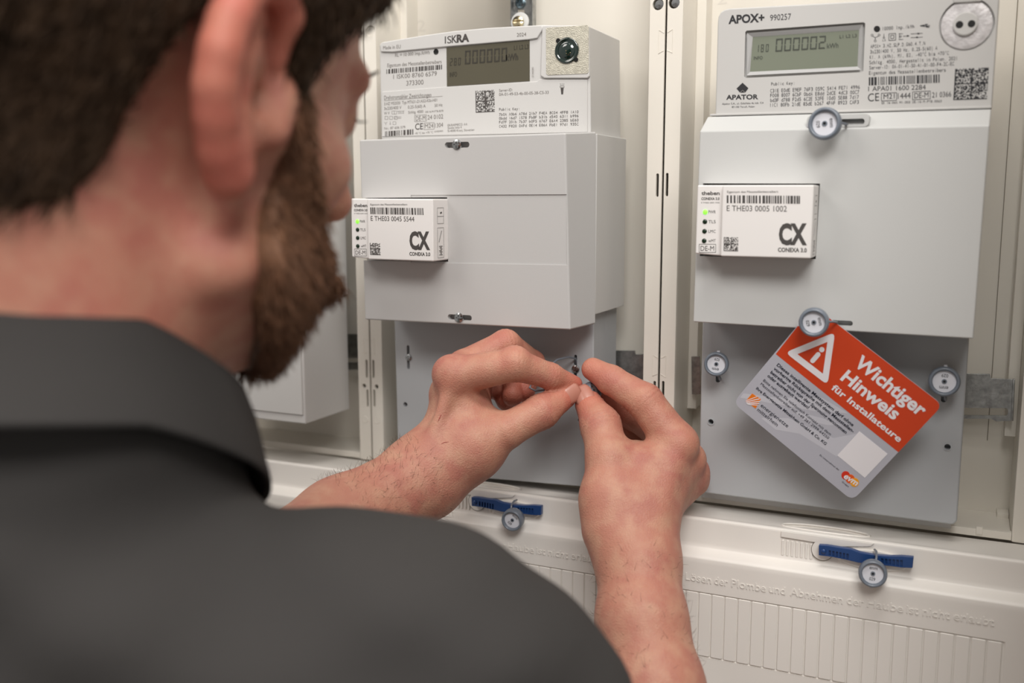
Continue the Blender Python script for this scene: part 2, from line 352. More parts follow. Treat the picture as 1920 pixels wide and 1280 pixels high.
# ================================================================== HOODS
slx = [48.9+8.83*i for i in range(-2, 22)]
def hood(k, label):
    X0 = k*250; xa, xb = X0+7.3, X0+256.7
    t = thing('terminal_hood', label, 'cover', ((xa+xb)/2, -30, -480), 'three cream lower hoods side by side')
    prof = [(-.5, -238), (-40, -234.0), (-50.5, -231.6), (-52.4, -232.2), (-53, -234), (-53.4, -248.5), (-54.5, -251.5), (-60.5, -254.3), (-62.5, -256.5), (-63, -260), (-62, -345), (-57, -349), (-50, -351), (-50, -480), (-.5, -480)]
    o = G().prism(prof, xa, xb, ax=0).mk('hood_shell', M_HOOD, t, bevel=.55, seg=3)
    # window field holding the slats (recessed 1 mm) 
    xs = [X0+x for x in slx if x < 236]; z1, z0 = -279.8, -326.2
    boolcut(o, G().box(xs[0]-1, xs[-1]+1, -70, -61.6, z0, z1))
    g = G().prism(rrect(-4.0, 4.0, z0+.9, z1-.9, .8, 2), -62.8, -61.0)
    base = g.mk('slat', M_HOOD, t, bevel=.35, seg=1)
    for i in range(len(xs)-1):
        s = base if i == 0 else base.copy()
        if i: COL.objects.link(s); par(s, t)
        s.location = ((xs[i]+4.4)*MM, 0, 0)
    # embossed warning line
    g = G(); a = P(1270, 1095, -62.6); 
    O = np.array([X0+30.5, -63.2, -279.0]); 
    zl, zr = P(1287.5, 1086.5, -63)[2], P(1862, 1172.5, -63)[2]
    for wd_, p0, p1 in (('Das', 520, 586), ('Lösen', 600, 707), ('der', 720, 775), ('Plombe', 790, 928), ('und', 942, 1005), ('Abnehmen', 1025, 1230), ('der', 1247, 1312), ('Haube', 1325, 1462), ('ist', 1475, 1520), ('nicht', 1535, 1637), ('erlaubt', 1652, 1800)):
        fx_ = lambda q: 39.5+(q-598)*(234.4-39.5)/(1838-598)-.9*math.sin(math.pi*min(1, max(0, (q-598)/1240)))*-3.2
        x0_, x1_ = fx_(p0), fx_(p1); zz_ = zl+(zr-zl)*(p0-600)/1200
        text3(g, wd_, (X0+x0_, -63.0, zz_), (x1_-x0_, 0, 0), (0, .06, 5.0))
    V = g.V; n = len(V); V2 = V+[(v[0], v[1]-.22, v[2]) for v in V]
    bm = bmesh.new(); vs = [bm.verts.new([c*MM for c in v]) for v in V]
    for f in g.F:
        try: bm.faces.new([vs[i] for i in f])
        except Exception: pass
    bmesh.ops.remove_doubles(bm, verts=bm.verts, dist=1e-6)
    r = bmesh.ops.extrude_face_region(bm, geom=bm.faces[:]); bmesh.ops.translate(bm, vec=(0, -.0004, 0), verts=[e for e in r['geom'] if isinstance(e, bmesh.types.BMVert)])
    bmesh.ops.recalc_face_normals(bm, faces=bm.faces); me = bpy.data.meshes.new('embossed_lettering'); bm.to_mesh(me); bm.free(); me.materials.append(M_HOOD)
    lo = bpy.data.objects.new('embossed_lettering', me); COL.objects.link(lo); par(lo, t); lo['kind'] = 'stuff'
    # grip: scoop rim, ribs, ring
    d = X0
    cx = 126+d; zl_ = lambda y: (-238+(-y-.5)/39.5*4.0) if y > -40 else (-234.0+(-y-40)/10.5*2.4)
    ry = [(cx+28*math.cos(2*math.pi*i/48), -35.5-10.5*math.sin(2*math.pi*i/48)) for i in range(49)]
    g = G(); g.tube([(x, y, zl_(y)+.25) for x, y in ry], .75, 6); g.mk('grip_rim', M_HOOD, t, smooth=True)
    boolcut(o, G().prism(ry[:-1], -236.6, -225, ax=2))
    # overhanging lip under the scoop
    x_l, x_m = P(1465, 1000, -53)[0]+d, P(1632, 1035, -53)[0]+d
    pts = [(x_l, -238.2), (x_l, -242.6), (x_l+18, -243.2), (x_l+40, -244), (x_m, -244.5), (x_m+4, -240), (x_m, -238)]
    G().prism([(x_l, -232.4), (x_l, -236.6), (x_m-18, -237.6), (x_m, -234.8), (x_m+2, -232.6)], -54.6, -50).mk('grip_lip', M_HOOD, t, bevel=.5, seg=2)
    g = G(); bx0 = P(1466, 1020, -53)[0]+d
    for i in range(7): g.prism(rrect(bx0+i*3.0, bx0+i*3.0+1.7, -249.0, -238.6, .7, 3), -54.2, -52.5)
    bx1 = P(1572, 1030, -53)[0]+d
    for i in range(8): g.prism(rrect(bx1+i*3.0, bx1+i*3.0+1.7, -249.0, -238.6, .7, 3), -54.2, -52.5)
    g.mk('grip_ribs', M_HOOD, t, bevel=.2, seg=1)
    c = P(1542, 1031, -54.2); c[0] += d
    G().lathe([(7.0, 0), (7.0, .35), (6.75, .35), (6.75, 0)], c, (0, -1, 0), 40).mk('lock_ring', mat('ring_shadow', '5c5346', .6), t)
    G().lathe([(0, 0), (6.6, 0), (6.7, .3), (0, .5)], c, (0, -1, 0), 40).mk('lock_disc', M_HOOD, t)
    # shallow pad the lever slides over
    px = P(1636, 1045, -54)[0]+d
    for zz, hh in ((-249.8, 1.1),):
        pts = [(px+21*math.cos(2*math.pi*i/28), -243.6+6.6*math.sin(2*math.pi*i/28)) for i in range(28)]
        G().prism(pts, -55.2, -53).mk('lever_pad', M_HOOD, t, bevel=.8, seg=2)
    return t
hood(-1, 'cream lower hood under the middle meter, behind both forearms')
hood(0, 'cream lower hood under the meter with the orange card')
hood(-2, 'cream lower hood at far left below the bearded chin')
# ---- levers
def lever(k, label):
    d = k*250; y = -60
    def L(px, py):
        p = P(px, py, y); return (p[0]+d, p[2])
    t = thing('locking_lever', label, 'latch', (P(1622, 1040, y)[0]+d, -56, P(1622, 1040, y)[2]-8), 'navy locking levers on the hoods')
    top = [(1535, 1022), (1551, 1023), (1575, 1027), (1596, 1030), (1612, 1036), (1640, 1041), (1668, 1043), (1690, 1043), (1713, 1045)]
    bot = [(1711, 1065), (1690, 1064), (1660, 1060), (1634, 1057), (1610, 1055), (1590, 1050), (1560, 1044), (1535, 1041)]
    o = G().prism([L(*p) for p in top+bot], -60, -56).mk('lever_bar', M_BLUE, t, bevel=.4)
    g = G()
    for i in range(6):
        a = L(1556+i*6.6, 1029+i*1.2); b = L(1556+i*6.6, 1044+i*1.6); g.box(a[0]-.55, a[0]+.75, -63, -58.6, b[1]+.9, a[1]-.9)
        a = L(1654+i*7.2, 1044+i*.6); b = L(1654+i*7.2, 1059+i*1.2); g.box(a[0]-.6, a[0]+.9, -63, -58.6, b[1]+.9, a[1]-.9)
    boolcut(o, g)
    c = L(1544, 1033); G().lathe([(0, 0), (1.7, 0), (1.5, .6), (.6, 1)], (c[0], -60, c[1]), (0, -1, 0), 16).mk('lever_stud', M_BLUE, t, smooth=True)
lever(0, 'navy ribbed locking lever below the orange card'); lever(-1, 'navy ribbed locking lever between the two forearms'); lever(-2, 'navy locking lever just right of the shirt collar')
# ================================================================== SEALS
def seal(px, py, y, r, axis, spin, label, loop, flip=False, wire_r=.75, h=8.):
    c = P(px, py, y); ax = np.array(axis, float); ax /= np.linalg.norm(ax)
    t = thing('wire_seal', label, 'seal', c+ax*-h*.5, 'round grey wire seals')
    pr = [(0, -h*.55), (r*.8, -h*.55), (r*.95, -h*.42), (r, -h*.1), (r*.99, h*.25), (r*.93, h*.42), (r*.84, h*.47), (r*.76, h*.40), (r*.73, h*.1), (0, h*.1)]
    G().lathe(pr, c, ax, 40).mk('seal_body', M_SEAL, t, smooth=True)
    G().lathe([(0, h*.05), (r*.725, h*.05), (r*.725, h*.16), (0, h*.17)], c, ax, 32).mk('seal_disc', M_SEALW, t)
    G().lathe([(r*.10, h*.17), (r*.17, h*.17), (r*.15, h*.24), (r*.09, h*.24), (r*.09, h*.17)], c, ax, 16).mk('wire_hole', M_SEAL, t)
    G().lathe([(0, h*.18), (r*.1, h*.18), (r*.1, h*.19), (0, h*.19)], c, ax, 16).mk('hole_core', M_BLACK, t)
    a = np.cross([0, 0, 1.], ax); a = -a/np.linalg.norm(a); b = np.cross(ax, a)
    if a@np.array([1, 0, 0]) < 0: a = -a
    b = np.array([0, 0, 1.])-ax*ax[2]; b /= np.linalg.norm(b)
    s, co = math.sin(math.radians(spin)), math.cos(math.radians(spin)); u = a*co+b*s; v = -a*s+b*co; g = G(); z = ax*h*.185
    text3(g, 'enm', c+z-u*r*.27+v*r*.30, u*r*.54, v*r*.26); text3(g, '029', c+z-u*r*.2-v*r*.5, u*r*.4, v*r*.22)
    g.mk('seal_lettering', M_INKK, t, kind='stuff')
    if loop:
        g = G(); g.tube([np.array(q, float) for q in loop], wire_r, 7); g.mk('wire_loop', M_WIRE, t, smooth=True)
    g = G(); g.box(-.9, .9, -.8, .8, -1, 1); e = c-v*(r*.98)
    mk('seal_nib', [np.array(q)+e for q in g.V], g.F, M_SEALW, t)
    return t
def PP(px, py, y): return P(px, py, y)
# ================================================================== RIGHT METER
am = thing('electricity_meter', 'grey electricity meter numbered 990257 reading 000002, above the orange card', 'meter', P(1600, 210, -20))
YA = -52
tl = P(1346, 24, YA); tr = P(1874, -8, YA); bl = P(1341, 216, YA); br = P(1860, 200, YA)
poly = [(bl[0], bl[2]-1), (br[0], br[2]-1), (tr[0]+.2, tr[2]-2)]+[(tr[0]-4, tr[2]+1.5)]+[(tl[0]+a, tl[2]+b) for a, b in ((7, 2.2), (4, 1.6), (1.6, .2), (.3, -2.5), (0, -6))]
body = G().prism(poly, YA, 25).mk('meter_body', M_APM, am, bevel=1.0, seg=3)
fA = Face(zB, YP(YA))
def plane_uv(f, pts, d=0): return [f.p(a, b, d) for a, b in pts]
# display recess
scr = [(352, 180), (360, 172), (1018, 125), (1027, 132), (1016, 398), (1005, 406), (355, 438), (346, 430)]
boolcut(body, G().prism([(p[0], p[2]) for p in plane_uv(fA, scr)], YA-5, YA+3.0))
fB = Face(zB, YP(YA+2.2))
g = G(); o_ = [(362, 186), (1012, 138), (1002, 392), (360, 424)]; i_ = [(395, 208), (993, 168), (983, 374), (379, 404)]
A = plane_uv(Face(zB, YP(YA+.6)), o_); B = plane_uv(fB, i_); g.add(A+B, [(k, (k+1) % 4, 4+(k+1) % 4, 4+k) for k in range(4)])
g.mk('display_bezel', mat('bezel_clear', 'b4b4b4', .25), am)
g = G(); g.add(plane_uv(fB, [(385, 200), (1003, 160), (993, 382), (370, 412)], -.05), [(0, 1, 2, 3)]); g.mk('display_screen', M_LCD2, am)
g = G(); fD = Face(zB, YP(YA+2.1))
fD.digits(g, '000002', 522, 290, 802, 272, 72, 38, 7); fD.digits(g, '180', 412, 293, 482, 290, 42, 15, 3.5)
fD.text(g, 'kWh', 812, 271, 876, 267, 27); fD.text(g, 'L1 L2 L3', 883, 215, 979, 208, 18); fD.text(g, 'INFO', 400, 335, 450, 332, 17)
g.mk('display_digits', M_SEG2, am, kind='stuff')
g = G(); T = lambda *a, **k: fA.text(g, *a, **k)
T('APOX+', 258, 133, 460, 121, 44, bold=.035)
T('APATOR', 245, 560, 425, 557, 25, bold=.03)
fA.quad(g, (337, 465), (370, 496), (352, 520), (337, 505)); fA.quad(g, (337, 465), (337, 505), (322, 520), (303, 498)); fA.quad(g, (337, 508), (350, 521), (337, 521), (324, 521))
T('990257', 492, 117, 610, 109, 33); T('1 APA01 1600 2284', 1044, 513, 1367, 503, 26); T('CE', 1042, 571, 1105, 567, 44)
T('M21', 1130, 558, 1192, 554, 28); T('1444', 1210, 556, 1282, 552, 31); T('DE-M', 1303, 553, 1383, 547, 29); T('21 0366', 1403, 549, 1511, 543, 29)
fA.rect(g, 1118, 525, 1203, 564, 3, -.05); fA.rect(g, 1293, 517, 1393, 556, 3, -.05)
M_ = dict(mono=True)
T('10000 Imp./kWh', 1125, 171, 1303, 158, 20, **M_); T('APOX+ 3.HZ.SLP.D.060.4.T.N', 1057, 272, 1364, 253, 20, **M_)
T('3x230/400 V, 50 Hz, 0,25-5(60) A', 1055, 302, 1432, 280, 20, **M_); T('Kl. A (kWh), M1, E2, -40°C bis +70°C', 1052, 332, 1497, 308, 20, **M_)
T('Schltg. 4000, Hergestellt in Polen, 2021', 1050, 362, 1542, 338, 20, **M_); T('Server-ID: 0A-01-41-50-41-01-00-F4-2C-EC', 1050, 391, 1527, 368, 20, **M_)
T('Eigentum des Messstellenbetreibers', 1048, 421, 1480, 403, 20, **M_); T('SK 16-065 MI-003 DE-16-M-PTB-0063', 1118, 586, 1457, 575, 13, **M_)
T('Apator S.A., ul. Gdańska 4a lok. C4', 222, 589, 454, 583, 10); T('87-100 Toruń, Polen', 277, 607, 404, 604, 10)
T('Public Key:', 498, 481, 628, 475, 17, **M_)
for s, y0, y1, x1 in (('C31E E0dE E9EF 76F3 059C 5414 FE71 4996', 521, 500, 996), ('F008 8007 6CbF 0bdA E8dd 2dCE 4dC3 00C7', 547, 528, 993), ('bd3F d788 F2d5 6C2E 52FE 10d0 5E88 7d17', 574, 556, 991), ('11C1 80Fb 21dE 85dE b267 4FAF 8923 CAF3', 601, 584, 991)):
    T(s, 493, y0, x1, y1, 20, **M_)
fA.bars(g, 1047, 435, 481, 1445, 418, 465, 90, 5)
fA.matrix(g, [(1533, 388), (1722, 380), (1712, 557), (1522, 563)], 30, 9)
# pictograms
for x, y in ((1066, 198), (1105, 197), (1083, 230)): fA.ring(g, x, y, 7, 2.5, 10)
for q in ((1069, 203, 1083, 212), (1102, 202, 1084, 212), (1084, 212, 1083, 223), (1132, 190, 1132, 206), (1219, 218, 1219, 190), (1215, 222, 1240, 222), (1215, 190, 1238, 190), (1240, 204, 1268, 202), (1283, 191, 1350, 187), (1283, 212, 1350, 209)): fA.line(g, *q, 2.8)
fA.ring(g, 1132, 212, 6, 2.4, 10); T('L3', 1124, 232, 1141, 231, 10); fA.rect(g, 1160, 190, 1198, 226, 3, -.05); fA.rect(g, 1170, 199, 1188, 216, 3, -.05); fA.ring(g, 1226, 205, 6, 2.4, 10)
for x, y, s in ((1262, 202, 1), (1322, 189, 1), (1322, 210, -1)): fA.quad(g, (x, y-6), (x+14*s, y), (x+14*s, y+.5), (x, y+6))
fA.quad(g, (1336, 143), (1362, 138), (1362, 151), (1336, 148)); fA.quad(g, (1362, 136), (1380, 134), (1378, 139), (1366, 145)); fA.quad(g, (1362, 152), (1366, 145), (1390, 142), (1392, 146)); fA.quad(g, (1366, 149), (1390, 151), (1388, 155), (1372, 155))
g.mk('rating_lettering', M_INKK, am, kind='stuff')
g = G(); fA.disc(g, 1093, 163, 18, 24); g.mk('pulse_lamp', M_BLACK, am)
# optical port
pc = fA.p(1597, 137, 0); rr_ = np.linalg.norm(fA.p(1440, 145, 0)-fA.p(1755, 130, 0))/2
boolcut(body, G().prism(arc(pc[0], pc[2], rr_, 0, 360, 48)[:-1], YA-4, YA+2.5))
G().lathe([(0, 0), (rr_*.93, 0), (rr_*.93, 2.2), (rr_*.4, 2.2), (rr_*.38, 2.0), (0, 2.0)], pc+np.array([0, 3.0, 0]), (0, -1, 0), 48).mk('optical_port', mat('port_steel', 'd2cfd0', .45, .25, bump=.6, bscale=260, var=.12, vscale=180), am, bevel=.2)
c2 = fA.p(1590, 134, 0); G().lathe([(0, -2), (6.4, -2), (6.6, .7), (6.0, 1.0), (0, 1.0)], c2, (0, -1, 0), 32).mk('port_window', M_APM, am)
for x, y in ((1557, 140), (1625, 135)):
    c2 = fA.p(x, y, 1.0); G().lathe([(0, 0), (2.0, 0), (2.0, .15), (0, .15)], c2, (0, -1, 0), 20).mk('port_sensor', M_BLACK, am)
# keys closing the ring top and bottom-left
slab('port_key', [(1786, -6), (1838, -9), (1840, 2), (1788, 5)], YA-.6, YA+2, M_APM, am, bevel=.2)
# seam ledge under the meter
slab('meter_ledge', [(1331, 213.5), (1859.5, 198.5), (1859.5, 203), (1331, 217.5)], YA-1.4, YA+4, M_APM, am, bevel=.4)
# --- upper terminal cover of right meter
YC = -67.3
ac = thing('terminal_cover', 'large pale upper terminal cover on the right meter, holding the white module ending 1002', 'cover', P(1560, 600, -40))
a = P(1312, 246, YC); b = P(1856, 235, YC); c = P(1825, 635, YC); d = P(1299.5, 603.5, YC)
tL = P(1326.5, 219, -54); tR = P(1859, 204.5, -54)
V = [a, b, c, d, (tL[0], -54, tL[2]), (tR[0], -54, tR[2]), (c[0], -27, c[2]), (d[0], -27, d[2]), (tL[0], -27, tL[2]), (tR[0], -27, tR[2]), (a[0], -54, a[2]-1), (a[0], -27, a[2]-1)]
F = [(0, 1, 2, 3), (4, 5, 1, 0), (5, 9, 6, 2, 1), (3, 2, 6, 7), (8, 9, 5, 4), (7, 6, 9, 8, 11), (0, 3, 7, 11, 10), (4, 0, 10), (8, 4, 10, 11)]
cov = mk('cover_shell', V, F, M_APA, ac, bevel=.9, seg=3)
# raised seat around top slot and the slots themselves
def cslot(x0, x1, y, hw, yy):
    p, q = P(x0, y, yy), P(x1, y-(x1-x0)*.0, yy); return rrect(p[0], q[0], (p[2]+q[2])/2-hw, (p[2]+q[2])/2+hw, hw*.95, 5)
seat = G().prism(rrect(P(1512, 230, YC)[0], P(1630, 230, YC)[0], P(1560, 240, YC)[2], P(1560, 214, YC)[2], 3, 4), YC+.2, -57).mk('slot_seat', M_APA, ac, bevel=.6)
boolcut(seat, G().prism(cslot(1516, 1621, 229, 1.75, YC), YC-3, -60), M_LOW)
boolcut(cov, G().prism(cslot(1497, 1599, 604, 1.6, YC), YC-3, YC+6), M_LOW)
cut = [(1318, 343.5), (1537.5, 344), (1529.5, 485.5), (1312, 480)]
boolcut(cov, G().prism(pxpoly(cut, YC), YC-4, YC+8))
def slot_screw(px, py, y, parent, r=3.6): return cross_screw(P(px, py, y), (0, -1, 0), r, parent)
# --- lower cover right
al = thing('terminal_cover', 'grey lower terminal cover hanging behind the orange notice card', 'cover', P(1560, 960, -5))
YL = -25
lo = slab('cover_shell', [(1318, 560), (1822, 560), (1794.5, 977), (1787, 984), (1309, 922.5)], YL, -3, M_LOW, al, bevel=1.3, seg=3)
slab('cover_back', [(1330, 600), (1812, 620), (1783, 991), (1315, 932)], -2.9, -.9, M_METER, al, bevel=.4)
G().box(60, 195, -.8, 20, -222, -110).mk('cover_rear', M_METER, al, bevel=.8)
g = G()
for px, py in ((1333, 790.5), (1776.5, 837.5)):
    c = P(px, py, YL); g.prism(arc(c[0], c[2], 1.9, 0, 360, 16)[:-1], YL-3, YL+8)
for px, y0, y1 in ((1346, 660, 717), (1769, 692, 754)):
    a, b = P(px+2, y0, YL), P(px, y1, YL); g.prism(rrect(b[0]-1.6, b[0]+1.6, b[2], a[2], 1.5, 4), YL-3, YL+5)
boolcut(lo, g, M_LOW)
for px, py in ((1333, 790.5), (1776.5, 837.5)): G().lathe([(1.95, 0), (2.5, 0), (2.5, .5), (1.95, .5)], P(px, py, YL-.05), (0, -1, 0), 20, False).mk('hole_rim', M_LOW, al)
slot_screw(1343, 690, YL+1, al, 3.2); slot_screw(1770, 716, YL+1, al, 3.2)
slot_screw(1560, 230, YC+.5, ac, 4.6); slot_screw(1534, 602, YC+.5, ac, 3.6)
# ================================================================== GATEWAY MODULES (mm frame of the right one)
YM = -88
def module(label, dx, dy, dz, number, led_label):
    sh = np.array([dx, dy, dz]); fx = lambda y: (lambda px, py: P(px, py, y)+sh)
    o0 = P(1440, 480, YM)+sh
    t = thing('gateway_module', label, 'module', (o0[0], o0[1]+20, o0[2]), 'white gateway modules in the meter covers')
    def sl(name, pts, yf, yb, m, **k):
        pl = [(P(a, b, yf)[0]+dx, P(a, b, yf)[2]+dz) for a, b in pts]; return G().prism(pl, yf+dy, yb+dy).mk(name, m, t, **k)
    sl('module_front', [(1354.5, 347), (1526.5, 346.5), (1520, 485), (1350.5, 480.5)], YM, YC+5, M_WHITE, bevel=1.0, seg=3)
    YS = YM+4.5
    sl('module_side_strip', [(1307.5, 347), (1360, 347), (1356, 480), (1303.5, 475.5)], YS, YC+5, M_WHITE, bevel=1.0, seg=3)
    f = Face(zC, lambda px, py: P(px, py, YM)+sh); s = Face(zC, lambda px, py: P(px, py, YS)+sh)
    g = G(); f.text(g, 'CX', 541, 411, 699, 412, 108, bold=.045); f.text(g, 'CONEXA 3.0', 536, 455, 698, 458, 22, bold=.03)
    f.text(g, 'E THE03 '+number, 248, 226, 586, 230, 31); f.text(g, 'Eigentum des Messstellenbetreibers', 250, 125, 537, 123, 12)
    f.bars(g, 248, 138, 182, 660, 141, 186, 84, 11+int(dx)); f.matrix(g, [(232, 373), (312, 375), (312, 453), (231, 451)], 20, 4+int(dx))
    s.text(g, 'theben', 106, 136, 208, 136, 20, bold=.025); s.text(g, 'CONEXA 3.0', 105, 164, 207, 164, 14, bold=.03); s.text(g, 'E THE03 '+number, 105, 183, 207, 183, 7)
    for w_, y in (('PWR', 240), ('TLS', 295), ('LMC', 349), ('wMT', 402)): s.text(g, w_, 145, y, 186, y, 17)
    s.text(g, 'DE-M', 101, 450, 177, 450, 27); s.rect(g, 93, 413, 186, 459, 2.5)
    g.mk('module_lettering', M_INK, t, kind='stuff')
    for i, (x, y) in enumerate(((127, 232), (125, 286), (123, 340), (121, 394))):
        G().lathe([(0, 0), (1.5, 0), (1.4, .35), (.5, .5), (0, .5)], s.p(x, y, 0), (0, -1, 0), 18).mk('status_led', M_LEDON if i == 0 else M_LEDOFF, t, label='lit green status light' if i == 0 else None, smooth=True)
    # pictograms down the module's right flank
    e = P(1526.5, 347, YM)+sh; x = e[0]+.12; g = G(); yf = YM+dy
    def fl(y0, z0, y1, z1, wdt=.25):
        d = math.hypot(y1-y0, z1-z0); ny, nz = -(z1-z0)/d*wdt/2, (y1-y0)/d*wdt/2
        g.add([(x, yf+y0+ny, z0+nz), (x, yf+y1+ny, z1+nz), (x, yf+y1-ny, z1-nz), (x, yf+y0-ny, z0-nz)], [(0, 1, 2, 3)])
    z = e[2]
    for (za, zb) in ((-6, -12), (-12, -17), (-20, -41)):
        fl(6, z+za, 15, z+za); fl(6, z+zb, 15, z+zb); fl(6, z+za, 6, z+zb); fl(15, z+za, 15, z+zb)
    for i in range(7): fl(8+(i % 3), z-33-i, 13-(i % 2), z-33-i, .5)
    fl(8, z-30, 12, z-22, .5); fl(10, z-9.8, 12.5, z-9.2, 1.2)
    g.mk('flank_pictograms', M_INK, t, kind='stuff')
    return t
module('white gateway module ending 1002 on the right meter', 0, 0, 0, '0005 1002', '')
# ================================================================== LEFT METER (with lit LCD)
YI = -38.2
im = thing('electricity_meter', 'pale electricity meter dated 2024 with a dark display, above the hands', 'meter', P(910, 250, -10))
pts = [(715, 262), (1108, 262), (1105.5, 49), (1018, 46.5), (997, 47.5), (913, 52), (850, 58), (797, 65.5), (750, 73), (716, 79), (711, 84)]
ib = slab('meter_body', pts, YI, 27, M_METER, im, bevel=1.0, seg=3)
G().box(P(740, 300, YI)[0], -36.4, YI+.5, 27, -98, P(720, 262, YI)[2]-.1).mk('rear_housing', M_METER, im, bevel=.8)
fI = Face(zA, YP(YI)); fF = Face(zF, YP(YI))
# fascia strip (slightly proud, curved lower edge) 
YFa = YI-1.6
pts = [(712, 85), (716, 79.5), (750, 73.5), (797, 66), (850, 58.5), (913, 52.5), (997, 48), (1016, 47.5), (1018, 54), (1007, 71.5), (993, 74), (940, 78.5), (836, 87.5), (780, 93), (735, 97.5), (714, 97)]
slab('fascia', pts, YFa, YI+.5, M_METER, im, bevel=.7, seg=3)
# lower label plate and optical block
slab('label_plate', [(716, 172), (838, 162.5), (1007, 152.5), (1010, 148.5), (1101, 148.5), (1101, 248), (716, 256)], YI-.8, YI+.4, M_METER, im, bevel=.5, seg=2)
slab('optical_block', [(1016, 50), (1020, 47.5), (1101, 47), (1104, 50), (1105, 143), (1101, 146.5), (1020, 146.5), (1013, 142)], YI-2.2, YI+.5, M_METER, im, bevel=1.2, seg=3)
fo = Face(zA, YP(YI-2.2))
g = G().prism([(p[0], p[2]) for p in [fo.p(a, b, 0) for a, b in ((1228, 172), (1238, 166), (1475, 150), (1483, 158), (1484, 432), (1476, 442), (1240, 452), (1229, 442))]], YI-2.6, YI-1.5)
g.mk('foil_plate', M_FOIL, im, bevel=.3, seg=2)
c = fo.p(1355, 304, 1.0); rL = np.linalg.norm(fo.p(1284, 304, 0)-fo.p(1426, 304, 0))/2
G().lathe([(0, -.5), (rL, -.5), (rL, .1), (rL*.86, .4), (rL*.8, -.2), (rL*.6, -.2), (rL*.55, .25), (rL*.3, .55), (0, .6)], c, (0, -1, 0), 36).mk('optical_lens', M_LENS, im, smooth=True)
for x, y in ((1303, 245), (1410, 358)): G().lathe([(0, 0), (1.6, 0), (1.6, .6), (0, .6)], fo.p(x, y, .4), (0, -1, 0), 10).mk('lens_lug', M_BLACK, im)
for x, y in ((1353, 306), (1355, 322), (1378, 318)): G().lathe([(0, 0), (.45, 0), (.3, .3), (0, .3)], fo.p(x, y, 1.55), (0, -1, 0), 8).mk('infrared_diode', M_BRASS, im)
# screen
g = G().prism([(p[0], p[2]) for p in [fI.p(a, b, 0) for a, b in ((632, 286), (1130, 239), (1131, 486), (635, 518))]], YI-.35, YI+.3)
g.mk('display_screen', M_LCD1, im)
fS = Face(zF, YP(YI-.45)); g = G()
fS.digits(g, '000000', 1150, 722, 1622, 686, 152, 62, 15, .02); fS.digits(g, '280', 980, 738, 1100, 730, 82, 28, 7)
fS.text(g, 'kWh', 1613, 682, 1748, 672, 72, bold=.02); fS.text(g, 'L1 L2 L3', 1702, 560, 1866, 546, 48); fS.text(g, 'INFO', 980, 866, 1060, 858, 52)
g.mk('display_digits', M_SEG1, im, kind='stuff')
g = G(); fK = Face(zF, YP(YFa)); 
fK.text(g, 'IS', 925, 490, 1000, 485, 80); fK.text(g, 'K', 1003, 482, 1062, 478, 82, bold=.015); fK.text(g, 'RA', 1058, 475, 1200, 464, 80, bold=.05)
g.mk('maker_lettering', M_INK, im, kind='stuff')
g = G(); fK.text(g, '2024', 1735, 413, 1840, 405, 40); fK.text(g, 'Made in EU', 230, 558, 428, 543, 40)
T = lambda *a, **k: fF.text(g, *a, **k)
T('RL = 10 000 Imp./kWh', 365, 640, 755, 608, 38); T('Eigentum des Messstellenbetreibers', 278, 756, 888, 712, 40)
T('1 ISK00 8760 6579', 345, 888, 835, 850, 48); T('373300', 492, 962, 685, 948, 52)
fP = Face(zA, YP(YI-.8)); T = lambda *a, **k: fP.text(g, *a, **k)
T('Drehstromzähler Zweirichtungen', 257, 598, 540, 580, 24); fP.line(g, 257, 604, 608, 577, 2)
T('3.HZ MS2020  Typ MT631-D1A52-K0z-H01', 257, 632, 575, 608, 17); T('3x230/400 V', 257, 660, 361, 653, 18); T('0,25-5(60) A', 400, 652, 506, 644, 18); T('50 Hz', 560, 641, 607, 637, 17)
T('W V', 257, 688, 290, 686, 16); T('Schltg. 4000', 402, 682, 492, 676, 16); T('DE-16-M-PTB-0070', 505, 677, 612, 670, 11)
T('DE-M', 447, 725, 505, 720, 27); fP.rect(g, 440, 692, 511, 727, 2, -.05); T('24 0102', 518, 717, 611, 711, 26)
T('M24', 502, 770, 552, 766, 26); fP.rect(g, 497, 738, 557, 775, 2, -.05); T('1304', 562, 766, 611, 760, 25); T('Nr.: 87 606 579', 258, 778, 384, 770, 15)
T('-40 °C bis +70 °C', 440, 806, 551, 799, 12); T('15MID002', 557, 795, 611, 790, 10)
T('ISKRAEMECO, d.d.', 638, 758, 757, 750, 13); T('Savska loka 4', 638, 774, 722, 769, 13); T('SI-4000 Kranj, Slovenien', 638, 792, 798, 784, 13)
T('Server-ID:', 947, 551, 1027, 546, 16); T('0A-01-49-53-4b-00-05-38-C5-33', 947, 575, 1244, 562, 17)
for x in (262, 290, 318): fP.rect(g, x, 698, x+18, 716, 1.8)
fP.rect(g, 304, 666, 332, 684, 1.6); fP.line(g, 318, 666, 318, 684, 1.6); T('Bedienungs-', 338, 672, 380, 668, 7); T('anleitung', 342, 682, 376, 679, 7)
for q in ((337, 702, 360, 701), (337, 710, 360, 709), (258, 732, 266, 740), (276, 731, 267, 740), (267, 740, 267, 751), (293, 728, 293, 740)): fP.line(g, *q, 1.6)
fP.ring(g, 294, 744, 4, 1.5, 8); fP.rect(g, 310, 730, 328, 747, 1.6); fP.ring(g, 323, 704, 7, 1.5, 10)
T('27.740.085', 1155, 465, 1153, 402, 10)
g.mk('rating_lettering', M_INKL, im, kind='stuff')
g = G(); fF.bars(g, 268, 780, 831, 893, 727, 780, 88, 21); fP.bars(g, 263, 788, 818, 432, 775, 807, 40, 22)
fP.matrix(g, [(805, 545), (918, 538), (921, 670), (807, 676)], 26, 17); T('CE', 443, 778, 490, 775, 36, bold=.01)
T('Public Key:', 947, 664, 1068, 660, 16, mono=True)
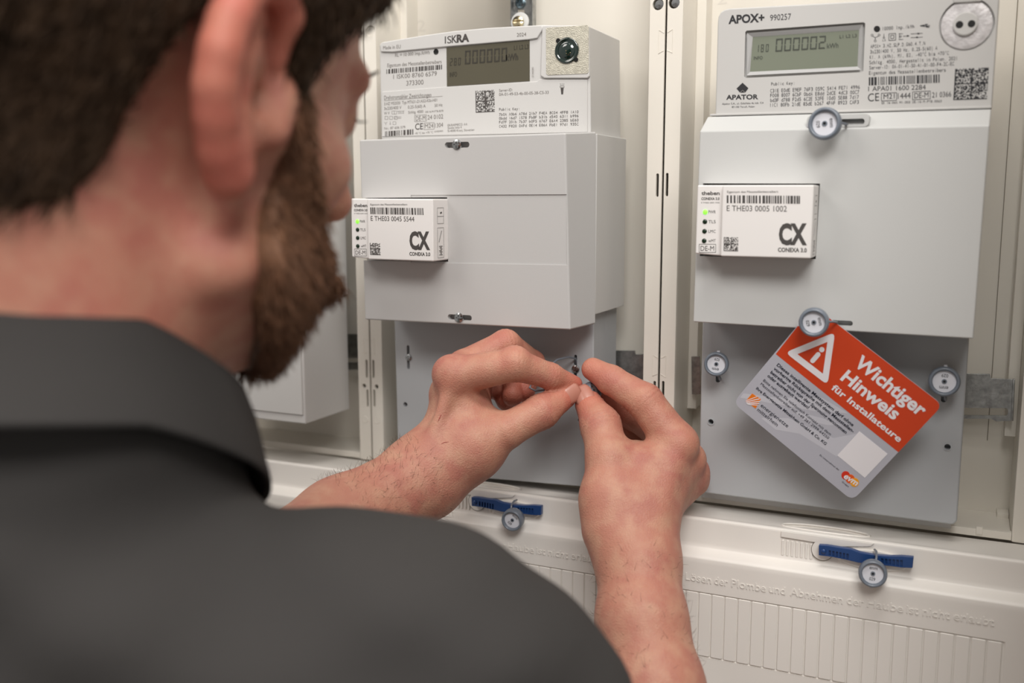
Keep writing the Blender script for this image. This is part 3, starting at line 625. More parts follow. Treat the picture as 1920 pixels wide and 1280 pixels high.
for s, y0, y1 in (('7b0A A0b6 A78d 21b7 F4EA 8C04 4FF8 1A10', 695, 679), ('0bdd 16d7 1578 Fb8F b31b d540 6311 b996', 718, 703), ('Fd7F 201b 7b37 b0F5 6767 E6A4 2385 bE60', 741, 728), ('C432 F820 0AFd 0E14 E86A FbE1 97d1 935C', 766, 752)): T(s, 947, y0, 1423, y1, 16, mono=True)
fP.quad(g, (1316, 528), (1334, 527), (1331, 565), (1320, 566)); fP.rect(g, 1313, 515, 1337, 525, 2)
for x in (1314, 1325, 1336): fP.line(g, x, 500, x+(x-1325)*-.2, 510, 2)
g.mk('code_lettering', M_INK, im, kind='stuff')
G().lathe([(0, 0), (2.05, 0), (2.05, .25), (1.2, .1), (0, .1)], fF.p(826, 582, 0), (0, -1, 0), 20).mk('pulse_lamp', M_BLACK, im)
# --- upper cover of left meter
YQ = -68.7
ic = thing('terminal_cover', 'large grey upper terminal cover of the middle meter, directly above the hands', 'cover', P(880, 610, -30))
a = P(673.5, 262, YQ); b = P(1060, 249, YQ); c = P(1069, 618.5, YQ); d = P(684, 599, YQ)
e = P(1116.5, 247, -39.4); f_ = P(1115.5, 607, -39.4)
V = [a, b, c, d, e, f_, (e[0], -37.9, e[2]), (f_[0], -37.9, f_[2]), (a[0], -37.9, a[2]), (d[0], -37.9, d[2])]
V[4] = (e[0], -39.4, e[2])
F = [(0, 1, 2, 3), (1, 4, 5, 2), (4, 6, 7, 5), (6, 8, 9, 7), (8, 0, 3, 9), (0, 8, 6, 4, 1), (3, 2, 5, 7, 9)]
cv = mk('cover_shell', V, F, M_GREY, ic, bevel=2.0, seg=4)
g = G(); g.prism(pxpoly([(770, 365.5), (1062, 364.2), (1063, 497), (770, 492)], YQ), YQ-3, YQ+.7)
boolcut(cv, g)
g = G(); g.prism(cslot(834, 880, 271.5, 2.0, YQ), YQ-3, YQ+6); g.prism(cslot(839.5, 884.5, 595, 2.0, YQ), YQ-3, YQ+6); g.prism(pxpoly([(663, 371), (837.5, 369.5), (839.5, 490.5), (668, 488)], YQ), YQ-4, YQ+8); boolcut(cv, g, M_LOW)
slot_screw(858, 271, YQ+.8, ic, 3.7); slot_screw(862, 595, YQ+.8, ic, 3.7)
module('white gateway module ending 5544 beside the cheek', -254.7, -1.5, -8.0, '0045 5544', '')
# --- lower cover of left meter
il = thing('terminal_cover', 'grey lower terminal cover directly behind both hands', 'cover', P(920, 890, 0))
YJ = -28
lo2 = slab('cover_shell', [(738, 560), (1112, 560), (1112, 640), (1110, 913.5), (1083, 912), (908, 896), (747, 882)], YJ, -27.0+1, M_LOW, il, bevel=0)
bpy.data.objects.remove(lo2)
pl = pxpoly([(738, 560), (1113.5, 560), (1112, 914), (908, 896.5), (747, 882)], YJ)
G().box(pl[0][0], pl[1][0], -.85, 24, -224, pl[0][1]).mk('cover_rear', M_LOW, il, bevel=.6)
lo2 = G().prism(pl, YJ, -.9).mk('cover_shell', M_LOW, il, bevel=1.0, seg=3)
g = G()
for px, y0, y1 in ((766, 647, 692), (1080, 665, 716)):
    a, b = P(px-1, y0, YJ), P(px+1, y1, YJ); g.prism(rrect(a[0]-1.2, a[0]+1.2, b[2], a[2], 1.1, 4), YJ-3, YJ+5)
for px, py in ((760, 758), (1088, 788)):
    c = P(px, py, YJ); g.prism(arc(c[0], c[2], 1.9, 0, 360, 16)[:-1], YJ-3, YJ+8)
boolcut(lo2, g, M_LOW)
slot_screw(767, 670, YJ+.6, il, 2.9); slot_screw(1080, 691, YJ+.2, il, 3.1)
# --- far left meter behind the face
lm = thing('electricity_meter', 'pale grey meter housing partly hidden behind the beard', 'meter', P(570, 790, 0))
Yl = -62
fr = pxpoly([(380, 567), (566, 567), (571, 795), (380, 770)], Yl)
xr = fr[1][0]; z1 = fr[1][1]; z0 = fr[2][1]
G().box(xr-170, xr, Yl, .6, z0, z1-.4).mk('lower_cover', M_METER, lm, bevel=1.2, seg=3)
G().box(xr-180, xr+1, Yl-1, .6, z1+.4, z1+190).mk('upper_housing', M_METER, lm, bevel=1.2, seg=3)
G().box(xr-150, xr-40, .7, 55, z0+20, z1+170).mk('rear_mount', M_METER, lm, bevel=1.0)
zs = P(480, 768, Yl)[2]; G().box(xr-165, xr-2.0, Yl-1.2, Yl+.5, zs, z1-4).mk('front_panel', M_METER, lm, bevel=.5, seg=2)
# grey housing bottom above the middle meter
ub = thing('upper_housing', 'dark underside of a grey box at the top edge above the middle meter', 'box', (-140, 0, 124))
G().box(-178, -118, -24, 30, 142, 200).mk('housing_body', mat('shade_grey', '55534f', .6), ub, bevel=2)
# ================================================================== CARD
cA, cB, cC, cD = P(1526.0, 573.5, -71.5), P(1767.5, 758.8, -62), P(1598.5, 938, -52), P(1374.6, 754.5, -61)
O = cA; ux = (cB-cA); uz = (cD-cA); nrm = np.cross(ux, uz); nrm /= np.linalg.norm(nrm)
if nrm[1] > 0: nrm = -nrm
Wd, Hd = np.linalg.norm(ux), np.linalg.norm(uz); ux /= Wd; uz /= Hd
def onplane(px, py):
    d = ray(px, py); return CAM+d*(((O-CAM)@nrm)/(d@nrm))
fC = Face(zE, onplane, nrm)
card = thing('notice_card', 'tilted orange and grey warning card hanging from the right meter', 'card', cC)
def cpoly(pts, y0, y1, name, m, **k):
    n = len(pts); V = [onplane(*zE(*p))+nrm*y0 for p in pts]+[onplane(*zE(*p))+nrm*y1 for p in pts]
    return mk(name, V, [tuple(range(n)), tuple(range(2*n-1, n-1, -1))]+[(i, (i+1) % n, n+(i+1) % n, n+i) for i in range(n)], m, card, **k)
def zinv(px, py): return ((px-1340)*3.764, (py-600)*3.764)
def roundc(A, Bc, Cc, k=.5, n=6):  # rounded corner at Bc
    A, Bc, Cc = [np.array(q, float) for q in (A, Bc, Cc)]; s = 62
    p = Bc+(A-Bc)/np.linalg.norm(A-Bc)*s; q = Bc+(Cc-Bc)/np.linalg.norm(Cc-Bc)*s
    return [tuple((1-t)**2*p+2*t*(1-t)*Bc+t*t*q) for t in np.linspace(0, 1, n)]
K = [zinv(1526.0, 573.5), zinv(1767.5, 758.8), zinv(1598.5, 938), zinv(1374.6, 754.5)]
outl = []
for i in range(4): outl += roundc(K[i-1], K[i], K[(i+1) % 4])
cpoly(outl, -.35, .35, 'card_body', M_CARD)
# orange upper half
dL, dR = (432, 238), (1297, 930)
op = roundc(K[3], K[0], K[1])+roundc(K[0], K[1], K[2])+[dR, dL]
cpoly(op, .36, .42, 'orange_field', M_ORANGE)
# pale wave bands on lower half
for pts in (((205, 515), (420, 545), (760, 548), (940, 655), (700, 640), (430, 590), (180, 545)), ((330, 690), (520, 690), (840, 830), (1000, 800), (860, 960), (600, 800), (430, 770)), ((560, 640), (760, 690), (900, 740), (800, 740), (620, 700))):
    cpoly(pts, .36, .39, 'wave_band', M_CARDL)
fC2 = Face(zE, lambda a, b: onplane(a, b)+nrm*.42, nrm)
# triangle sign
g = G()
tri = [(512, 228), (842, 94), (792, 443)]; tri = [np.array(t_, float) for t_ in tri]; cen = sum(tri)/3
def rnd(tr, s, n=5):
    out = []
    for i in range(3):
        A, B, Cc = tr[i-1], tr[i], tr[(i+1) % 3]; p = B+(A-B)/np.linalg.norm(A-B)*s; q = B+(Cc-B)/np.linalg.norm(Cc-B)*s
        out += [tuple((1-t)**2*p+2*t*(1-t)*B+t*t*q) for t in np.linspace(0, 1, n)]
    return out
tri = [cen+(q-cen)*1.07 for q in tri]
oo = rnd(tri, 46); inn = rnd([cen+(q-cen)*.60 for q in tri], 3)
V = [fC2.p(*p) for p in oo]+[fC2.p(*p) for p in inn]; n = len(oo)
g.add(V, [(i, (i+1) % n, n+(i+1) % n, n+i) for i in range(n)])
fC2.disc(g, 757, 206, 19); 
def stad(f, g, x0, y0, x1, y1, r):
    d = math.atan2(y1-y0, x1-x0); pts = [(x1+r*math.cos(d+t), y1+r*math.sin(d+t)) for t in np.linspace(-math.pi/2, math.pi/2, 7)]+[(x0+r*math.cos(d+t), y0+r*math.sin(d+t)) for t in np.linspace(math.pi/2, 3*math.pi/2, 7)]
    g.add([f.p(*p) for p in pts], [tuple(range(14))])
stad(fC2, g, 731, 240, 692, 285, 17)
g.mk('warning_triangle', M_CARDW, card)
def ctext(g, s, x0, y0, x1, y1, h, bold=0.):
    # cap height vector runs along the card's own up direction
    Oc = fC2.p(x0, y0); U = fC2.p(x1, y1)-Oc; pm = 1/3.764/2.85
    up = -uz; text3(g, s, Oc, U, up*h*pm, bold)
g = G()
ctext(g, 'Wichtiger', 978, 312, 1450, 680, 88, .03); ctext(g, 'Hinweis', 885, 413, 1266, 703, 84, .03); ctext(g, 'für Installateure', 820, 482, 1300, 860, 44, .025)
g.mk('card_title', M_CARDW, card, kind='stuff')
g = G()
ctext(g, 'Dieses intelligente Messsystem darf ohne', 437, 318, 973, 748, 22, .02); ctext(g, 'vorherige Rücksprache mit dem Messstellen-', 415, 344, 975, 792, 22, .02)
ctext(g, 'betreiber nicht von der Spannung genommen', 392, 370, 925, 800, 22, .02); ctext(g, 'oder ausgebaut werden!', 371, 395, 658, 625, 22, .02)
ctext(g, 'Ihre Energienetze Mittelrhein GmbH & Co. KG', 291, 483, 782, 880, 20, .018)
ctext(g, 'Bitte nehmen Sie telefonisch Kontakt mit dem', 341, 427, 815, 812, 19); ctext(g, 'Messstellenbetreiber auf: +49 261 2999-64250', 322, 452, 800, 838, 19)
ctext(g, 'energienetze', 323, 605, 512, 756, 27); ctext(g, 'mittelrhein', 298, 635, 438, 748, 27)
ctext(g, 'Ein Unternehmen der', 740, 952, 876, 1060, 12); ctext(g, 'Gruppe', 897, 1140, 944, 1177, 12)
g.mk('card_lettering', M_NAVY, card, kind='stuff')
cpoly([(265, 516), (327, 555), (290, 622), (219, 570)], .36, .5, 'orange_emblem', M_LOGO)
g = G(); fC3 = Face(zE, lambda a, b: onplane(a, b)+nrm*.5, nrm)
for q in ((222, 566, 300, 538, 5), (222, 574, 318, 553, 6), (224, 582, 322, 570, 6), (228, 588, 316, 585, 6), (236, 592, 306, 598, 5)): fC3.line(g, *q)
g.mk('emblem_rays', M_CARDW, card, kind='stuff')
cpoly([(1022, 782), (1220, 942), (1060, 1110), (866, 952)], .36, .46, 'white_square', M_CARDW, label='plain white square')
for nm, (x, y), r, m, zz in (('red_lobe', (925, 1093), 30, M_LOGR, .47), ('orange_lobe', (957, 1118), 32, mat('logo_mid', 'ea5f1c', .5), .5), ('yellow_lobe', (988, 1142), 31, M_LOGY, .53)):
    cpoly([(x+r*math.cos(t), y+r*math.sin(t)) for t in np.linspace(0, 2*math.pi, 21)[:-1]], .36, zz, nm, m)
g = G(); fC2o = fC2; Oc = onplane(*zE(907, 1106))+nrm*.62; text3(g, 'evm', Oc, onplane(*zE(998, 1166))+nrm*.62-Oc, -uz*42/3.764/2.85, .03); g.mk('emblem_lettering', M_CARDW, card, kind='stuff')
# ================================================================== SEALS placed
vdir = lambda px, py, up=0: -ray(px, py)+np.array([0, 0, up])
def wl(*pts): return [P(a, b, y) for a, b, y in pts]
seal(1547, 232, -80, 9.6, (-.06, -1, .05), -85, 'grey wire seal at the top slot of the right meter cover', wl((1563, 234, -79), (1580, 231, -76), (1588, 233, -70), (1584, 236, -64)))
seal(1526.5, 603.5, -82, 8.9, (.02, -1, -.05), -78, 'grey wire seal holding the corner of the orange card', wl((1545, 604, -82), (1560, 603, -78), (1570, 604, -70), (1566, 606, -64)))
seal(1343.5, 682, -40, 8.3, (.1, -1, .05), 172, 'grey wire seal left of the orange card', wl((1347, 700, -38), (1349, 710, -33), (1350, 712, -27), (1348, 700, -22)))
seal(1770.5, 714.5, -41, 9.3, (.05, -1, .05), 178, 'grey wire seal right of the orange card', wl((1771, 738, -40), (1772, 748, -34), (1773, 750, -27), (1770, 736, -22)))
seal(1636.5, 1074, -70, 8.6, (.12, -1, .1), -4, 'grey wire seal hanging from the navy lever below the orange card', wl((1640, 1030, -57), (1643, 1033, -62), (1643.5, 1044, -66), (1642, 1056, -70)))
seal(962, 973.5, -70, 8.2, (.05, -1, -.05), -40, 'grey wire seal hanging from the navy lever between the forearms', wl((969, 937, -57), (964, 939, -63), (959, 946, -67), (958, 958, -70)))
# ================================================================== PERSON
def smin(a, b, k):
    if k <= 0: return np.minimum(a, b)
    h = np.clip(.5+.5*(b-a)/k, 0, 1); return b*(1-h)+a*h-k*h*(1-h)
def smax(a, b, k): return -smin(-a, -b, k)
def cap(p, a, b, ra, rb):
    a = np.asarray(a, np.float32); b = np.asarray(b, np.float32); ba = b-a; pa = p-a
    h = np.clip(pa@ba/(ba@ba+1e-9), 0, 1); return np.linalg.norm(pa-h[:, None]*ba, axis=1)-(ra+(rb-ra)*h)
def ell(p, c, r):
    q = (p-np.asarray(c, np.float32)); r = np.asarray(r, np.float32); k0 = np.linalg.norm(q/r, axis=1); k1 = np.linalg.norm(q/(r*r), axis=1)
    return k0*(k0-1)/(k1+1e-9)
def chain(p, pts, k=2.):
    d = None
    for (a, ra), (b, rb) in zip(pts[:-1], pts[1:]):
        e = cap(p, a, b, ra, rb); d = e if d is None else smin(d, e, k)
    return d
def nets(fn, lo, hi, h, B=8):
    lo = np.asarray(lo, float); n = np.ceil((np.asarray(hi)-lo)/h/B).astype(int)*B+1
    D = np.full(n, 99., np.float32); nb = (n-1)//B
    gi = np.stack(np.meshgrid(*[np.arange(k) for k in nb], indexing='ij'), -1).reshape(-1, 3)
    cen = lo+(gi*B+B/2)*h; dc = fn(cen.astype(np.float32)); rad = h*B*.87*1.6+2
    D[:] = 99
    sel = np.abs(dc) < rad
    for g0 in gi[(dc < 0) & ~sel]:
        a, b, c = g0*B; D[a:a+B+1, b:b+B+1, c:c+B+1] = -99
    off = np.stack(np.meshgrid(*[np.arange(B+1)]*3, indexing='ij'), -1).reshape(-1, 3)
    gs = gi[sel]
    for s in range(0, len(gs), 400):
        g_ = gs[s:s+400]*B; pts = (g_[:, None, :]+off[None])
        d = fn((lo+pts.reshape(-1, 3)*h).astype(np.float32)); q = pts.reshape(-1, 3); D[q[:, 0], q[:, 1], q[:, 2]] = d
    S = D < 0
    c8 = [(i, j, k) for i in (0, 1) for j in (0, 1) for k in (0, 1)]
    cnt = sum(S[i:n[0]-1+i, j:n[1]-1+j, k:n[2]-1+k].astype(np.int8) for i, j, k in c8)
    act = (cnt > 0) & (cnt < 8); idx = np.full(act.shape, -1, np.int64); cells = np.argwhere(act); idx[act] = np.arange(len(cells))
    acc = np.zeros((len(cells), 3)); w_ = np.zeros(len(cells))
    for a in range(8):
        for b in range(a+1, 8):
            ca, cb = np.array(c8[a]), np.array(c8[b])
            if np.abs(ca-cb).sum() != 1: continue
            A, Bq = cells+ca, cells+cb; da = D[A[:, 0], A[:, 1], A[:, 2]]; db = D[Bq[:, 0], Bq[:, 1], Bq[:, 2]]
            m = (da < 0) != (db < 0); t = np.where(m, da/(da-db+1e-12), 0); acc += np.where(m[:, None], A+(cb-ca)*t[:, None], 0); w_ += m
    V = lo+acc/w_[:, None]*h; F = []
    for ax in range(3):
        sl0 = [slice(None)]*3; sl1 = [slice(None)]*3; sl0[ax] = slice(0, -1); sl1[ax] = slice(1, None)
        e = np.argwhere(S[tuple(sl0)] != S[tuple(sl1)]); o1, o2 = (ax+1) % 3, (ax+2) % 3
        e = e[(e[:, o1] > 0) & (e[:, o2] > 0) & (e[:, o1] < n[o1]-1) & (e[:, o2] < n[o2]-1)]
        f = S[e[:, 0], e[:, 1], e[:, 2]]
        q = []
        for a, b in ((1, 1), (0, 1), (0, 0), (1, 0)):
            c = e.copy(); c[:, o1] -= a; c[:, o2] -= b; q.append(idx[c[:, 0], c[:, 1], c[:, 2]])
        q = np.stack(q, 1); q[~f] = q[~f][:, ::-1]; F.append(q)
    F = np.concatenate(F); F = F[(F >= 0).all(1)]
    return V, F
def npmesh(name, parts, m, parent, label=None, kind=None):
    V = np.concatenate([p[0] for p in parts]); F = []; n = 0
    for v, f in parts: F.append(f+n); n += len(v)
    F = np.concatenate(F); me = bpy.data.meshes.new(name); nf, k = F.shape
    me.vertices.add(len(V)); me.vertices.foreach_set('co', (V*MM).astype(np.float32).ravel())
    me.loops.add(nf*k); me.loops.foreach_set('vertex_index', F.astype(np.int32).ravel())
    me.polygons.add(nf); me.polygons.foreach_set('loop_start', np.arange(0, nf*k, k, dtype=np.int32)); me.polygons.foreach_set('loop_total', np.full(nf, k, np.int32))
    me.polygons.foreach_set('use_smooth', [True]*nf); me.update(); me.validate(); me.materials.append(m)
    o = bpy.data.objects.new(name, me); COL.objects.link(o); par(o, parent); return tag(o, label, None, None, kind)
person = thing('person', 'bearded person in dark grey shirt, seen from behind, fitting a wire seal with both hands', 'person', (-330, -420, -700))
def A(px, py, z): return at(px, py, z)
# ---------------- skin material: procedural mottling
def skin_mat(name, base, red, pale):
    m = mat(name, base, .48, bump=.35, bscale=900, sss=.1, spec=.38); nt = m.node_tree; b = nt.nodes['Principled BSDF']; tc = [n for n in nt.nodes if n.type == 'TEX_COORD'][0]
    bp = [n for n in nt.nodes if n.type == 'BUMP'][0]; vo = nt.nodes.new('ShaderNodeTexVoronoi'); vo.feature = 'DISTANCE_TO_EDGE'; vo.inputs['Scale'].default_value = 620
    nt.links.new(tc.outputs['Object'], vo.inputs['Vector']); mr = nt.nodes.new('ShaderNodeMapRange'); mr.inputs[2].default_value = .14; nt.links.new(vo.outputs['Distance'], mr.inputs[0])
    b2 = nt.nodes.new('ShaderNodeBump'); b2.inputs['Strength'].default_value = .22; b2.inputs['Distance'].default_value = .0006; nt.links.new(mr.outputs[0], b2.inputs['Height']); nt.links.new(bp.outputs['Normal'], b2.inputs['Normal']); nt.links.new(b2.outputs['Normal'], b.inputs['Normal'])
    def nz(s, d=4):
        n = nt.nodes.new('ShaderNodeTexNoise'); n.inputs['Scale'].default_value = s; n.inputs['Detail'].default_value = d; nt.links.new(tc.outputs['Object'], n.inputs['Vector'])
        r = nt.nodes.new('ShaderNodeMapRange'); r.inputs[1].default_value = .42; r.inputs[2].default_value = .68; nt.links.new(n.outputs['Fac'], r.inputs[0]); return r.outputs[0]
    def mix(fac, a, bcol):
        x = nt.nodes.new('ShaderNodeMix'); x.data_type = 'RGBA'; nt.links.new(fac, x.inputs[0])
        if isinstance(a, tuple): x.inputs[6].default_value = a
        else: nt.links.new(a, x.inputs[6])
        x.inputs[7].default_value = bcol; return x.outputs[2]
    o = mix(nz(38), srgb(base), srgb(red)); o = mix(nz(85, 6), o, srgb(pale)); nt.links.new(o, b.inputs['Base Color']); return m
M_SKIN = skin_mat('skin', 'bb826e', 'b27365', 'c2917a')
M_NECK = M_SKIN
M_NAIL = mat('nail', 'b67d6d', .32, spec=.5, coat=.15)
# ---------------- left hand (screen left)
L = {k: (A(*v[:3]), v[3]) for k, v in dict(
 elbow=(340, 1210, 520, 36), fore=(640, 985, 628, 29), wrist=(795, 893, 668, 25.5), palm1=(868, 800, 680, 23), palm2=(850, 740, 684, 17), heel=(880, 842, 672, 20),
 imcp=(852, 705, 668, 13.2), ipip=(965, 683, 660, 11.0), idip=(1032, 705, 672, 8.7), itip=(1076, 720, 684, 6.0),
 mmcp=(872, 690, 690, 13), mpip=(948, 646, 694, 10.4), mdip=(998, 680, 716, 9), mtip=(984, 736, 706, 7.0),
 rmcp=(890, 705, 706, 12), rpip=(950, 672, 722, 9.8), rdip=(965, 700, 716, 8.6), rtip=(961, 742, 700, 7.4),
 pmcp=(895, 730, 716, 11), ppip=(935, 712, 726, 9), pdip=(940, 730, 718, 8), ptip=(948, 752, 708, 6.8),
 tcmc=(890, 838, 668, 18.5), tmp=(948, 808, 664, 12.2), tip_=(1016, 771, 668, 11.4), ttip=(1058, 744, 678, 8.3), web=(893, 768, 676, 7)).items()}
def crease(p, D, joint, prev, nxt, amp=.28, wl=2.9, win=4.5):
    c = D[joint][0].astype(np.float32); ax = D[nxt][0]-D[prev][0]; ax = (ax/np.linalg.norm(ax)).astype(np.float32)
    o = p-c; s = o@ax; r = np.linalg.norm(o-s[:, None]*ax, axis=1); return amp*np.cos(2*math.pi*s/wl)*np.exp(-(s/win)**2)*(r < D[joint][1]+8)
def sdL(p):
    c = lambda *n: [L[i] for i in n]
    palm = chain(p, c('elbow', 'fore', 'wrist', 'heel'), 12)
    palm = smin(palm, chain(p, c('wrist', 'palm1', 'palm2'), 10), 12)
    for k in ('imcp', 'mmcp', 'rmcp', 'pmcp'): palm = smin(palm, cap(p, L['palm1'][0], L[k][0], 15, L[k][1]-.5), 8)
    palm = smin(palm, cap(p, L['imcp'][0], L['mmcp'][0], 12.5, 12.5), 4)
    palm = smin(palm, chain(p, c('heel', 'tcmc', 'tmp'), 8), 12)
    palm = smin(palm, np.linalg.norm(p-(L['imcp'][0]-RT*3.5+UP*3-FW*2), axis=1)-10.5, 4); palm = smin(palm, cap(p, L['wrist'][0]-FW*16+UP*6, L['imcp'][0]-FW*7, 3.5, 4), 7)
    idx = chain(p, c('imcp', 'ipip', 'idip', 'itip'), 3.0)
    idx = smin(idx, np.linalg.norm(p-(L['ipip'][0]+UP*2), axis=1)-10.4, 3)
    th = chain(p, c('tmp', 'tip_', 'ttip'), 4)
    d = smin(palm, idx, 5); d = smin(d, th, 3)
    d = smin(d, cap(p, L['web'][0], L['tmp'][0], 6, 8), 6)
    mid = chain(p, c('mmcp', 'mpip', 'mdip', 'mtip'), 3); d2 = smin(d, mid, 1.2)
    d2 = d2+crease(p, L, 'ipip', 'imcp', 'idip')+crease(p, L, 'idip', 'ipip', 'itip', .22)+crease(p, L, 'tip_', 'tmp', 'ttip', .3)+crease(p, L, 'mpip', 'mmcp', 'mdip')
    d2 = smin(d2, chain(p, c('rmcp', 'rpip', 'rdip', 'rtip'), 3), 1.); d2 = smin(d2, chain(p, c('pmcp', 'ppip', 'pdip', 'ptip'), 3), 1.)
    return d2
R_ = {k: (A(*v[:3]), v[3]) for k, v in dict(
 elbow=(1340, 1905, 545, 38), fore=(1228, 1290, 585, 27.5), fore2=(1203, 1160, 606, 26.0), wrist=(1196, 1052, 628, 23.5), palm1=(1200, 960, 645, 24), palm2=(1225, 890, 655, 22),
 imcp=(1268, 832, 655, 13.6), ipip=(1209, 752, 662, 12.0), idip=(1146, 712, 674, 9.8), itip=(1112, 692, 682, 8.0),
 mmcp=(1288, 862, 668, 13), mpip=(1218, 795, 700, 11), mdip=(1165, 770, 704, 9.4), mtip=(1132, 748, 696, 8),
 rmcp=(1296, 884, 682, 12.5), rpip=(1235, 835, 716, 10.2), rdip=(1185, 806, 716, 9), rtip=(1150, 790, 706, 7.6),
 pmcp=(1298, 900, 690, 11.6), ppip=(1250, 880, 722, 9), pdip=(1205, 850, 722, 8), ptip=(1175, 830, 714, 7),
 tcmc=(1142, 935, 642, 17.5), tmp=(1143, 862, 652, 14.8), tip_=(1126, 797, 666, 13.2), ttip=(1104, 758, 679, 9.6), heel=(1150, 990, 636, 18), web=(1190, 845, 668, 9)).items()}
def sdR(p):
    c = lambda *n: [R_[i] for i in n]
    palm = chain(p, c('elbow', 'fore', 'fore2', 'wrist', 'palm1', 'palm2'), 12)
    palm = smin(palm, chain(p, c('wrist', 'heel', 'tcmc', 'tmp'), 10), 12)
    for k in ('imcp', 'mmcp', 'rmcp', 'pmcp'): palm = smin(palm, cap(p, R_['palm1'][0], R_[k][0], 17, R_[k][1]-.3), 8)
    palm = smin(palm, cap(p, R_['tmp'][0], R_['palm2'][0], 11, 16), 8)
    for k, o_ in (('imcp', 11.5), ('mmcp', 9.5)): palm = smin(palm, cap(p, R_['wrist'][0]-FW*17, R_[k][0]-FW*o_*.55, 3.5, 4.5), 7)
    palm = smin(palm, np.linalg.norm(p-(R_['imcp'][0]-FW*5+RT*2), axis=1)-10.5, 4)
    idx = chain(p, c('imcp', 'ipip', 'idip', 'itip'), 3.0); th = chain(p, c('tmp', 'tip_', 'ttip'), 4)
    d = smin(palm, idx, 6); d = smin(d, th, 5); d = smin(d, cap(p, R_['web'][0], R_['tmp'][0], 7, 9), 8)
    d = smin(d, chain(p, c('mmcp', 'mpip', 'mdip', 'mtip'), 3), 1.2); d = smin(d, chain(p, c('rmcp', 'rpip', 'rdip', 'rtip'), 3), 1.); d = smin(d, chain(p, c('pmcp', 'ppip', 'pdip', 'ptip'), 3), 1.)
    d = d+crease(p, R_, 'ipip', 'imcp', 'idip')+crease(p, R_, 'idip', 'ipip', 'itip', .22)+crease(p, R_, 'tip_', 'tmp', 'ttip', .38, 3.0, 6)
    return d
def bbox(D, keys, m=32):
    q = np.array([D[k][0] for k in keys]); return q.min(0)-m, q.max(0)+m
fine = lambda D: bbox(D, [k for k in D if k != 'elbow'], 30)
lo, hi = fine(L); ex = L['fore'][0]+(L['elbow'][0]-L['fore'][0])*.42; lo = np.minimum(lo, ex-34); hi = np.maximum(hi, ex+34); handL = nets(sdL, lo, hi, 1.0)
lo, hi = fine(R_); ex = R_['fore'][0]+(R_['elbow'][0]-R_['fore'][0])*.25; lo = np.minimum(lo, ex-34); hi = np.maximum(hi, ex+34); handR = nets(sdR, lo, hi, 1.0)
# ---------------- head frame
def rotv(w):
    a = np.linalg.norm(w); k = w/a; K = np.array([[0, -k[2], k[1]], [k[2], 0, -k[0]], [-k[1], k[0], 0]]); return np.eye(3)+np.sin(a)*K+(1-np.cos(a))*K@K
HM = rotv(np.array([0.0787, 0.6043, -0.1789])); HC = np.array([-152.6, 97.7, 395.2])
def h2c(p): p = np.asarray(p, float); return HM@np.array([p[0], p[2], p[1]])+HC
def h2w(p): return c2w(h2c(p))
B3 = np.stack([RT, UP, FW]); MH = HM.T@B3; MH = MH[[0, 2, 1]]    # world offset -> head frame (right, fwd, up)
OH = c2w(HC)
def w2h(p): return (p-OH)@MH.T.astype(np.float32) if p.dtype == np.float32 else (p-OH)@MH.T
NK = w2h(np.array([c2w((-184, -95, 408))]))[0]
def sd_head(q):   # q in head frame
    d = ell(q, (0, -14, 42), (75, 96, 84)); d = smin(d, ell(q, (0, 36, -10), (61, 58, 94)), 18); d = smin(d, ell(q, (0, 20, 62), (69, 69, 56)), 14)
    for s in (-1, 1):
        j = cap(q, (s*54, 18, -58), (s*10, 64, -89), 15, 12); d = smin(d, j, 18)
        d = smin(d, cap(q, (s*46, 64, -10), (s*61, 20, 0), 12, 10), 14)
        d = smin(d, cap(q, (s*14, 94, 34), (s*42, 79, 34), 7, 5.5), 14)
        d = smax(d, -(np.linalg.norm(q-np.array([s*38, 108, 17], np.float32), axis=1)-16), 8)
    d = smin(d, cap(q, (0, 98, 24), (0, 118, -14), 6, 10), 7)
    d = smin(d, cap(q, (-14, 100, -46), (14, 100, -46), 8, 8), 6); d = smin(d, ell(q, (0, 68, -88), (15, 13, 14)), 12)
    d = smin(d, cap(q, (0, -28, -30), tuple(NK), 54, 57), 20)
    for s in (-1, 1): d = smin(d, smax(np.linalg.norm(q-np.array([s*29, 79, 18], np.float32), axis=1)-12.4, -ell(q, (s*27, 95, 17), (10, 8, 4.5)), 1), 5)
    return d
EAR = [((71, 10, 18), 4.2), ((77, 6, 32), 4.8), ((82, -4, 38), 5.2), ((86, -15, 37), 5.4), ((89, -23, 28), 5.7), ((90, -27, 17), 5.9), ((90, -28, 6), 6.1), ((88, -26, -5), 6.2), ((85, -21, -14), 6.3), ((81, -14, -23), 6.5), ((77, -6, -30), 6.8), ((74, 0, -26), 6.2)]
def sd_ear(q, s=1):
    q = q*np.array([s, 1, 1], np.float32)
    d = chain(q, EAR, 7)
    plate = cap(q, (76, -14, 24), (76, -8, -18), 9, 9); plate = smin(plate, cap(q, (70, -6, 10), (70, 0, -14), 10, 9), 6)
    d = smin(d, plate, 4); d = smin(d, chain(q, [((82, -8, 24), 3.5), ((84, -15, 8), 3.8), ((82, -9, -8), 3.6)], 3), 3)
    d = smax(d, -ell(q, (85, 0, 1), (9, 8, 11)), 3)
    d = smax(d, -ell(q, (86, -2, 22), (5, 9, 7)), 3)
    d = smin(d, cap(q, (69, 17, 6), (71, 14, -8), 7, 7), 8)
    return d
def sd_face(p):
    q = w2h(p); d = sd_head(q); d = smin(d, smin(sd_ear(q), sd_ear(q, -1), 0), 3)
    return smax(d, -ell(q, (78, 2, 0), (9, 4.5, 6)), 2)
ext = 150
lo = OH-170; hi = OH+170; lo[2] -= 60
headm = nets(sd_face, lo, hi, 2.5)
